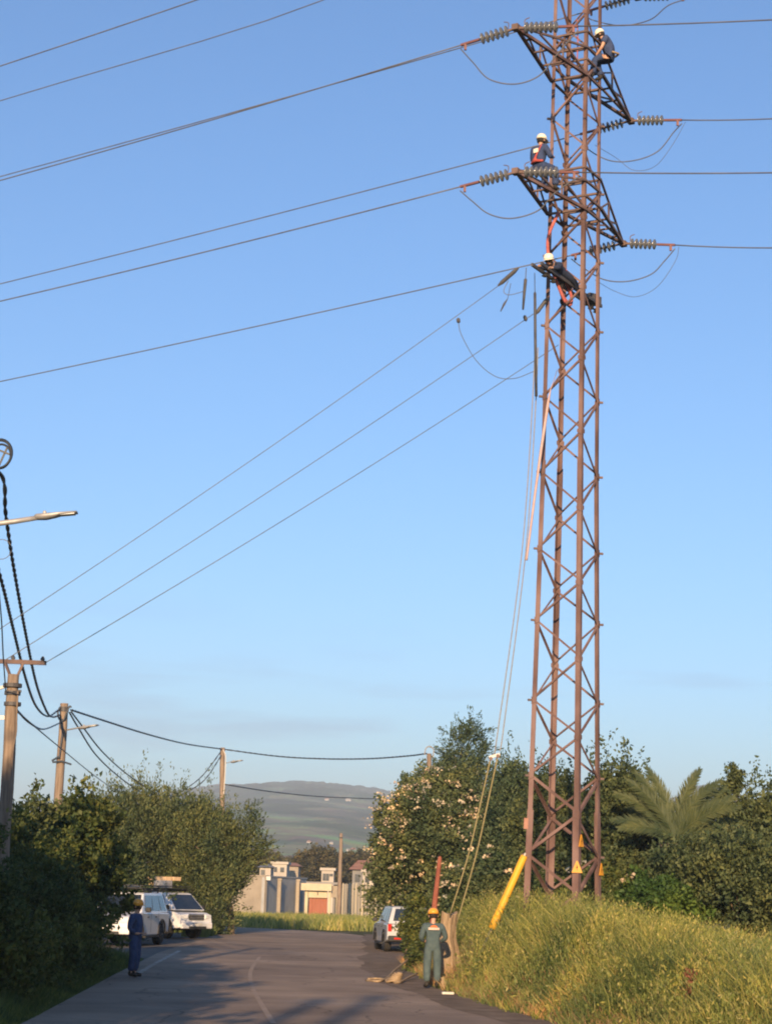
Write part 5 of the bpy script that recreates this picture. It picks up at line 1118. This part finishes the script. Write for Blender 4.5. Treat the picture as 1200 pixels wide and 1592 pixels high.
plant('feathery_tree', 'feathery olive green tree arching over the road behind the roof loaded car', 'tree', gz(at(360, 1456, 91)), [px_ell(325, 1345, 91, 46, 74, 2.0), px_ell(378, 1312, 91, 32, 32, 1.2), px_ell(338, 1405, 90, 22, 46, 1.2), px_ell(310, 1330, 91, 40, 60, 1.6), px_ell(352, 1352, 91, 28, 40, 1.2)],
      1100, 34, (0.20, 0.075), (1.1, 0.16), 'leaf_olive', 0.18, 24, upb=0.9, outb=0.7, rnd=0.32, align=0.75, shoots=(30, 1.6))
plant('dark_shrub', 'dark shrub filling the gap above the nearer white car', 'shrub', gz(at(190, 1470, 76)), [px_ell(185, 1390, 76, 52, 50, 1.6), px_ell(225, 1370, 92, 34, 40, 1.4)], 420, 44, (0.17, 0.09), (0.4, 0.16), 'leaf_dark', 0.1, 12)
# --- trees outside the left edge that throw the evening shade over the hedge and the road
for i, (x, y, rx, h, lab) in enumerate(((-9.9, 26.5, 2.2, 8.0, 'roadside tree just outside the left edge'), (-9.0, 20.0, 2.3, 9.8, 'second roadside tree outside the left edge'), (-7.5, 13.5, 2.5, 9.0, 'roadside tree leaning over the road beside the viewer'),
        (-9.6, 8.0, 2.6, 11.0, 'tall roadside tree left of the viewer'), (-12.0, 17.0, 3.0, 11.5, 'tallest roadside tree outside the left edge'), (-13.0, 30.0, 2.6, 9.0, 'broad tree outside the left edge'))):
    plant('roadside_tree', lab, 'tree', (x, y, 0.3), [(x, y, h * 0.62, rx, rx, h * 0.38), (x + 0.6, y + 0.5, h * 0.42, rx * 0.9, rx, h * 0.34)], 420, 26, (0.34, 0.19), (0.5, 0.25), 'leaf_dark', 0.16, 12, 'trees along the left roadside outside the picture')

# --- right side
b = at(690, 1440, 77)
fl_e = [px_ell(680, 1295, 77, 74, 70, 2.4), px_ell(625, 1300, 77, 40, 60, 1.8), px_ell(700, 1240, 78, 44, 36, 1.8), px_ell(655, 1232, 78, 32, 28, 1.5), px_ell(720, 1360, 76, 52, 80, 2.0), px_ell(600, 1365, 77, 18, 44, 1.0), px_ell(650, 1345, 78, 50, 34, 1.6)]
t = plant('flowering_bush', 'tall flowering bush covered in cream blossom clusters left of the pylon', 'bush', gz(b), fl_e, 1500, 46, (0.19, 0.10), (0.45, 0.18), 'leaf_olive', 0.2, 26, shell=3.0, shoots=(26, 0.9))
def blossoms(t, ells, n, rng, size=0.15, per=9, bias=None):
    P, d, r = sample_ell(ells, n, rng, 30); keep = d[:, 1] < 0.35; P, d = P[keep], d[keep]; P = P + d * 0.38
    if bias is not None: k = bias(P, rng); P, d = P[k], d[k]
    k = np.repeat(np.arange(len(P)), per); C = P[k] + rng.normal(size=(len(k), 3)) * np.array((size * 0.55, size * 0.4, size * 0.3)) * (0.5 + rng.random(len(P)))[k][:, None]
    v, f = leaf_quads(C, rng.normal(size=(len(k), 3)), 0.095, 0.085, rng, 0.15)
    return tag(np_mesh('blossoms', v, f, M['flower'], t), kind='stuff')
zc_ = at(670, 1290, 77)[2]
blossoms(t, fl_e, 800, np.random.default_rng(5), 0.18, 11, lambda P, rg: rg.random(len(P)) < np.interp(P[:, 2], [zc_ - 2.2, zc_ - 0.6, zc_ + 1.0, zc_ + 2.2], [0.16, 0.35, 0.9, 0.6]))
plant('conifer', 'dark conifer top rising behind the flowering bush', 'tree', gz(at(720, 1440, 90)), [px_ell(718, 1180, 90, 34, 44, 1.6), px_ell(722, 1150, 90, 18, 24, 0.9), px_ell(735, 1240, 90, 46, 60, 2.0), px_ell(700, 1220, 90, 30, 44, 1.6), px_ell(725, 1330, 90, 50, 90, 2.2)],
      1200, 32, (0.20, 0.07), (0.7, 0.13), 'leaf_conifer', 0.2, 20, upb=0.35, outb=1.0, rnd=0.35, align=0.7, shoots=(14, 0.9))
plant('conifer', 'dark slender evergreen just left of the pylon', 'tree', gz(at(800, 1430, 68)), [px_ell(800, 1225, 68, 22, 46, 1.0), px_ell(788, 1290, 68, 42, 70, 1.6), px_ell(812, 1300, 68, 38, 80, 1.5), px_ell(770, 1340, 68, 34, 70, 1.4)],
      900, 40, (0.19, 0.08), (0.5, 0.14), 'leaf_conifer', 0.18, 20, upb=0.8, rnd=0.4, align=0.65, shoots=(22, 1.3))
plant('evergreen_tree', 'dark evergreen seen through the pylon legs', 'tree', gz(at(860, 1420, 62)), [px_ell(862, 1265, 62, 32, 52, 1.2), px_ell(845, 1320, 61, 44, 80, 1.4), px_ell(880, 1330, 61, 40, 76, 1.4)], 900, 42, (0.18, 0.085), (0.45, 0.14), 'leaf_dark', 0.16, 18, upb=0.7, shoots=(20, 1.3))
plant('evergreen_tree', 'glossy evergreen with upright shoots just right of the pylon', 'tree', gz(at(955, 1420, 58)), [px_ell(955, 1255, 58, 38, 48, 1.3), px_ell(930, 1275, 58, 34, 58, 1.2), px_ell(975, 1290, 58, 42, 80, 1.4), px_ell(945, 1350, 57, 52, 60, 1.4)], 1000, 44, (0.17, 0.09), (0.42, 0.13), 'leaf_dark', 0.16, 20, upb=0.8, shoots=(34, 1.35))
plant('evergreen_tree', 'olive evergreen between the pylon and the palm', 'tree', gz(at(1012, 1420, 60)), [px_ell(992, 1310, 60, 32, 40, 1.3), px_ell(1000, 1340, 59, 44, 60, 1.3), px_ell(1048, 1350, 53.4, 42, 34, 0.8)], 700, 44, (0.17, 0.08), (0.42, 0.14), 'leaf_olive', 0.16, 18, upb=0.7, shoots=(10, 0.9))
plant('evergreen_tree', 'dark evergreen with upright shoots at the right picture edge', 'tree', gz(at(1165, 1440, 56)), [px_ell(1172, 1300, 56, 46, 48, 1.5), px_ell(1240, 1290, 56, 50, 60, 1.5), px_ell(1180, 1360, 55, 70, 74, 1.6), px_ell(1112, 1330, 56, 38, 42, 1.3)], 1200, 44, (0.17, 0.09), (0.42, 0.13), 'leaf_dark', 0.16, 20, upb=0.8, shoots=(26, 1.5))
plant('evergreen_tree', 'slim leafy sapling sticking up right of the palm', 'tree', gz(at(1138, 1420, 57)), [px_ell(1137, 1230, 57, 12, 30, 0.3), px_ell(1136, 1280, 57, 16, 40, 0.5)], 120, 40, (0.15, 0.08), (0.3, 0.09), 'leaf_dark', 0.06, 6, upb=1.0)
plant('dark_shrub', 'dark shrub at right edge above the yellow grass', 'shrub', gz(at(1150, 1470, 49)), [px_ell(1150, 1385, 49, 70, 66, 1.2), px_ell(1215, 1400, 48, 50, 70, 1.2), px_ell(1090, 1370, 50, 40, 54, 1.1)], 800, 46, (0.15, 0.08), (0.34, 0.13), 'leaf_dark', 0.09, 16, upb=0.4, group=None)
plant('fresh_shrub', 'bright green leafy shrub at the foot of the dark trees right of pylon', 'shrub', gz(at(1010, 1425, 50)), [px_ell(1012, 1395, 50, 46, 30, 0.9), px_ell(1055, 1410, 49, 30, 26, 0.7), px_ell(985, 1408, 49, 26, 22, 0.6)], 320, 44, (0.14, 0.10), (0.25, 0.11), 'leaf_fresh', 0.06, 10)
t = plant('creeper_bush', 'low bush with scattered cream blossoms behind the yellow guard tube', 'bush', gz(at(765, 1430, 57)), [px_ell(760, 1385, 57, 50, 52, 1.2), px_ell(720, 1400, 58, 36, 40, 1.0), px_ell(810, 1400, 56, 40, 36, 1.0)], 560, 44, (0.15, 0.09), (0.35, 0.14), 'leaf_olive', 0.08, 12)
blossoms(t, [px_ell(760, 1385, 56.6, 50, 52, 1.2), px_ell(810, 1400, 56, 40, 36, 1.0)], 40, np.random.default_rng(8), 0.13, 8)
t = plant('creeper_bush', 'low leafy bush around the right pylon legs with few pale flowers', 'bush', gz(at(900, 1420, 50)), [px_ell(925, 1400, 50, 52, 34, 0.8), px_ell(865, 1400, 51, 36, 32, 0.8)], 300, 44, (0.13, 0.08), (0.28, 0.12), 'leaf_mid', 0.06, 10)
blossoms(t, [px_ell(925, 1398, 49.6, 52, 36, 0.8)], 30, np.random.default_rng(9), 0.12, 8)
plant('dark_shrub', 'dark hollow shrub behind the silver car', 'shrub', gz(at(650, 1445, 83)), [px_ell(650, 1400, 83, 60, 50, 1.6), px_ell(700, 1410, 80, 60, 45, 1.6)], 420, 40, (0.2, 0.1), (0.45, 0.16), 'leaf_dark', 0.1, 12, zmin=0.1)
plant('dark_shrub', 'small shrub at the foot of the bank between stakes and stump', 'shrub', gz(at(660, 1490, 55)), [px_ell(662, 1462, 57, 32, 40, 0.8), px_ell(652, 1430, 60, 22, 40, 0.8), px_ell(642, 1480, 55, 14, 18, 0.5)], 280, 44, (0.13, 0.07), (0.3, 0.1), 'leaf_mid', 0.05, 8)

# --- palm
pc_ = at(1050, 1306, 55); pb2 = gz((pc_[0], pc_[1]))
t = empty('palm_tree', pb2, label='palm with arching pale green fronds among the dark trees', cat='palm')
MB().tube([V(*pb2) - V(0, 0, .3), V(*pb2) + V(0.05, 0, 1), pc_ - V(0, 0, 0.1)], [0.32, 0.28, 0.24], 12).build('trunk', M['trunk'], t, smooth=True)
rng = np.random.default_rng(77)
fr = [(-62, 1.7), (-44, 2.0), (-34, 2.1), (-24, 2.2), (-14, 2.2), (-5, 2.2), (3, 2.15), (11, 2.2), (20, 2.2), (29, 2.3), (37, 2.3), (46, 2.2), (58, 2.0), (70, 1.8), (-54, 1.8), (16, 1.9), (-20, 1.8), (33, 1.9)]
for k, (lean, L) in enumerate(fr):
    az0 = rng.uniform(-0.9, 0.9) if abs(lean) > 10 else rng.uniform(-2, 2); s0 = math.sin(R(lean)); c0 = math.cos(R(lean))
    dirv = V(s0 * math.cos(az0), abs(s0) * math.sin(az0) * (1 if k % 2 else -1), c0); out = V(math.copysign(1, lean) * math.cos(az0), math.sin(az0) * 0.6, 0)
    rach = [pc_ + dirv * L * u * 0.95 + out * L * 0.30 * u ** 2.2 - V(0, 0, 1) * L * 0.34 * abs(s0) * u ** 2.4 for u in np.linspace(0, 1, 15)]
    A = np.array(rach); vs = []; fs = []
    mbv = MB().tube(rach, list(np.linspace(0.035, 0.008, 15)), 5)
    for u in np.linspace(0.12, 0.99, 60):
        q = u * 14; i = min(int(q), 13); p = A[i] + (A[i + 1] - A[i]) * (q - i); tg = unit(A[i + 1] - A[i]); sd_ = unit(np.cross(tg, V(0.2, -1, 0.3))); ln = 0.36 * math.sin(math.pi * (0.15 + 0.8 * u)) + 0.06
        for sg in (-1, 1):
            dd = unit(sd_ * sg * 0.6 + tg * 0.9 + rng.normal(size=3) * 0.10 - V(0, 0, 0.12)); e1 = p + dd * ln; wv = unit(np.cross(dd, V(0, 1, 0.2))) * 0.014
            n0 = len(mbv.v); mbv.v += [tuple(p - wv), tuple(p + wv), tuple((p + e1) / 2 + wv * 1.1), tuple(e1), tuple((p + e1) / 2 - wv * 1.1)]; mbv.f.append((n0, n0 + 1, n0 + 2, n0 + 3, n0 + 4))
    mbv.build('frond', M['leaf_palm'], t)

# --- far trees beyond the walls
for i, (px, py, Y, w_, h_, m, lab) in enumerate(((412, 1358, 300, 26, 18, 'leaf_far', 'far dark tree behind the cream houses on the left'), (445, 1356, 330, 30, 14, 'leaf_far', 'far rounded tree above the beige house'), (490, 1352, 290, 30, 22, 'leaf_far', 'brown green tree left of the flat roofed white house'),
        (525, 1348, 300, 34, 22, 'leaf_far', 'brown green tree mass behind the flat roofed white house'), (556, 1350, 310, 30, 20, 'leaf_far', 'far tree above the red tiled roof'), (600, 1350, 300, 36, 26, 'leaf_far', 'far tree half hidden behind the flowering bush'), (375, 1352, 290, 30, 24, 'leaf_far', 'far tree behind the arching feathery tree'),
        (470, 1350, 420, 50, 10, 'leaf_far', 'low wide line of trees on the plain before the hill'), (410, 1345, 430, 40, 12, 'leaf_far', 'low dark line of trees left of the plain'), (570, 1352, 420, 50, 10, 'leaf_far', 'low line of trees under the hillside barn'))):
    c = at(px, py, Y); plant('far_tree', lab, 'tree', (c[0], c[1], -0.5), [px_ell(px, py, Y, w_, h_, w_ * Y / 3000 * 0.7), px_ell(px + w_ * 0.4, py + h_ * 0.5, Y, w_ * 0.6, h_ * 0.8, 2.0), px_ell(px - w_ * 0.4, py + h_ * 0.5, Y, w_ * 0.6, h_ * 0.8, 2.0)], 360, 30, (0.65, 0.4), (1.0, 0.5), m, 0.3, 8, 'far trees beyond the walls')

# --- grass
def grass(name, X, Y, H, Wd, m, rng, lean=0.45, label=None, zoff=0.0):
    n = len(X); Z = zg(X, Y) - 0.03 + zoff; B = np.stack([X, Y, Z], -1); a = rng.random(n) * 2 * np.pi; ln = lean * (0.3 + rng.random(n)) * H
    d = np.stack([np.cos(a), np.sin(a), np.zeros(n)], -1); b_ = rng.random(n) * 2 * np.pi; s = np.stack([np.cos(b_), np.sin(b_) * 0.5, np.zeros(n)], -1) * (Wd / 2)[:, None]
    up = np.array((0, 0, 1.0)); mid = B + up * (H * 0.55)[:, None] + d * (ln * 0.3)[:, None]; tip = B + up * H[:, None] + d * ln[:, None]
    v = np.stack([B - s, B + s, mid - s * 0.8, mid + s * 0.8, tip], 1).reshape(-1, 3); o = (np.arange(n) * 5)[:, None]
    f = np.concatenate([o + np.array((0, 1, 3)), o + np.array((0, 3, 2)), o + np.array((2, 3, 4))], 1).reshape(-1, 3)
    return tag(np_mesh(name, v, f, M[m]), label, 'grass', kind='stuff')
rng = np.random.default_rng(21)
n = 190000
Y = rng.uniform(22, 58, n); X = edgeR(Y) + 0.62 + 0.25 * lump(Y, Y * 0.7, 1.7) + rng.random(n) ** 0.9 * (13.5 - edgeR(Y)); k = (X < Y * 0.235 + 1.0); X, Y = X[k], Y[k]
H = (0.24 + 0.36 * np.clip((X - edgeR(Y) - 0.6) / 1.6, 0, 1)) * (0.6 + 0.8 * rng.random(len(X))) * (1 + 0.7 * lump(X, Y, 1.1) + 0.35 * lump(X + 5, Y, 2.7)); H = np.maximum(H, 0.08); far = rng.random(len(X))
pat = lump(X + 3, Y * 0.8, 0.9) + rng.normal(size=len(X)) * 0.45
g1 = pat > -0.05
grass('wild_grass', X[g1], Y[g1], H[g1], 0.011 + 0.013 * far[g1], 'grass', rng, 0.75, 'tall yellowish wild grass covering the bank below the pylon')
grass('green_grass', X[~g1], Y[~g1], H[~g1] * 0.85, 0.014 + 0.016 * far[~g1], 'grass_green', rng, 0.95, 'darker green grass patches on the bank')
# feathery flowering stalks
n = 20000; Y = rng.uniform(22, 58, n); X = edgeR(Y) + 1.0 + rng.random(n) * 11; k = (X < Y * 0.235) & (lump(X, Y, 0.8) + rng.normal(size=n) * 0.4 > 0.05); X, Y = X[k], Y[k]; n = len(X)
Hs = 0.5 + 0.5 * rng.random(n); grass('seed_stalks', X, Y, Hs, np.full(n, 0.010), 'grass', rng, 0.35, 'thin upright seed stalks standing above the bank grass')
k = np.repeat(np.arange(n), 6); a_ = rng.random(len(k)); C = np.stack([X[k], Y[k], zg(X[k], Y[k]) + Hs[k] * (0.72 + 0.32 * a_)], -1) + rng.normal(size=(len(k), 3)) * np.array((0.045, 0.045, 0.015))
v, f = leaf_quads(C, rng.normal(size=(len(k), 3)) * 0.5 + V(0, 0, 1), 0.075, 0.022, rng); tag(np_mesh('seed_heads', v, f, M['grass']), 'feathery pale seed heads over the bank grass', 'grass', kind='stuff')
# broad weeds through the bank
n = 2600; Y = rng.uniform(22, 54, n); X = edgeR(Y) + 0.7 + rng.random(n) * 9; k = X < Y * 0.23; X, Y = X[k], Y[k]
k = np.repeat(np.arange(len(X)), 9); C = np.stack([X[k], Y[k], zg(X[k], Y[k])], -1) + np.abs(rng.normal(size=(len(k), 3))) * np.array((0.10, 0.10, 0.22)); D = rng.normal(size=(len(k), 3)) * np.array((1, 1, 0.6)) + V(0, 0, 0.6)
v, f = leaf_quads(C + V(0, 0, 0.08), D, 0.13 * (0.4 + rng.random(len(k))), 0.035, rng); tag(np_mesh('bank_weeds', v, f, M['grass']), 'broad leaved weeds scattered through the bank grass', 'weeds', kind='stuff')
n = 5200; Y = rng.uniform(22, 62, n); X = edgeR(Y) + 0.65 + np.abs(rng.normal(size=n)) * 0.7
grass('dry_grass', X, Y, 0.15 + 0.25 * rng.random(n), np.full(n, 0.022), 'dry', rng, 0.8, 'dry straw coloured grass along the foot of the bank')
n = 22000; Y = rng.uniform(29, 58, n); X = edgeL(Y) - 0.02 - rng.random(n) ** 1.3 * 2.6
n2 = 420; Y2_ = rng.uniform(46.2, 48.4, n2); X2_ = rng.uniform(1.35, 2.5, n2)
grass('dry_tuft', X2_, Y2_, 0.3 + 0.35 * rng.random(n2), np.full(n2, 0.02), 'dry', rng, 0.6, 'dry straw tufts round the foot of the pale stump')
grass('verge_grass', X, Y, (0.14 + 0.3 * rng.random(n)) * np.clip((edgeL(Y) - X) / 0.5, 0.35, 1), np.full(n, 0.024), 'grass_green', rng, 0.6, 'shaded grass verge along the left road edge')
n = 26000; Y = rng.uniform(108.5, 166, n); X = rng.uniform(-13, 6, n); k = Y > 108.6 - np.clip((X + 12) * 0.04, -1, 1) + np.clip(X + 6, 0, 9) ** 2 * -0.17; X, Y = X[k], Y[k]; n = len(X)
grass('far_grass', X, Y, 0.35 + 0.45 * rng.random(n) + 0.25 * lump(X, Y, 0.5), np.full(n, 0.07), 'grass', rng, 0.5, 'sunlit grass verge beyond the bend before the walls')
n = 6000; Y = rng.uniform(84, 99, n); X = -8.2 + rng.random(n) * 3.5 - 2.5 * (Y > 93); k = (X < edgeL(Y) - 0.1); X, Y = X[k], Y[k]
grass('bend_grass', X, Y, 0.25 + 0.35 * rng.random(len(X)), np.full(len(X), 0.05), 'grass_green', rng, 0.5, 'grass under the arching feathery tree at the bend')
# single reddish seed stalks
for i, (px, py, Y, lab) in enumerate(((1072, 1578, 34, 'reddish dock seed stalk in the right foreground grass')  ,)):
    Y = next(y for y in np.arange(24, 45, 0.25) if float(zg(at(px, py + 20, y)[0], y)) > at(px, py + 20, y)[2]); p = at(px, py, Y); bz = float(zg(p[0], p[1])); t = empty('dock_stalk', (p[0], p[1], bz), label=lab, cat='plant'); hgt = 0.75
    MB().tube([(p[0], p[1], bz), (p[0] + 0.02, p[1], bz + hgt)], [0.012, 0.006], 5).build('stem', M['trunk'], t)
    rr_ = np.random.default_rng(i); C = np.stack([p[0] + rr_.normal(size=260) * 0.035, p[1] + rr_.normal(size=260) * 0.035, bz + hgt * (0.45 + 0.6 * rr_.random(260))], -1); v, f = leaf_quads(C, rr_.normal(size=(260, 3)) + V(0, 0, 1), 0.06, 0.035, rr_); np_mesh('seed_head', v, f, M['dock'], t)
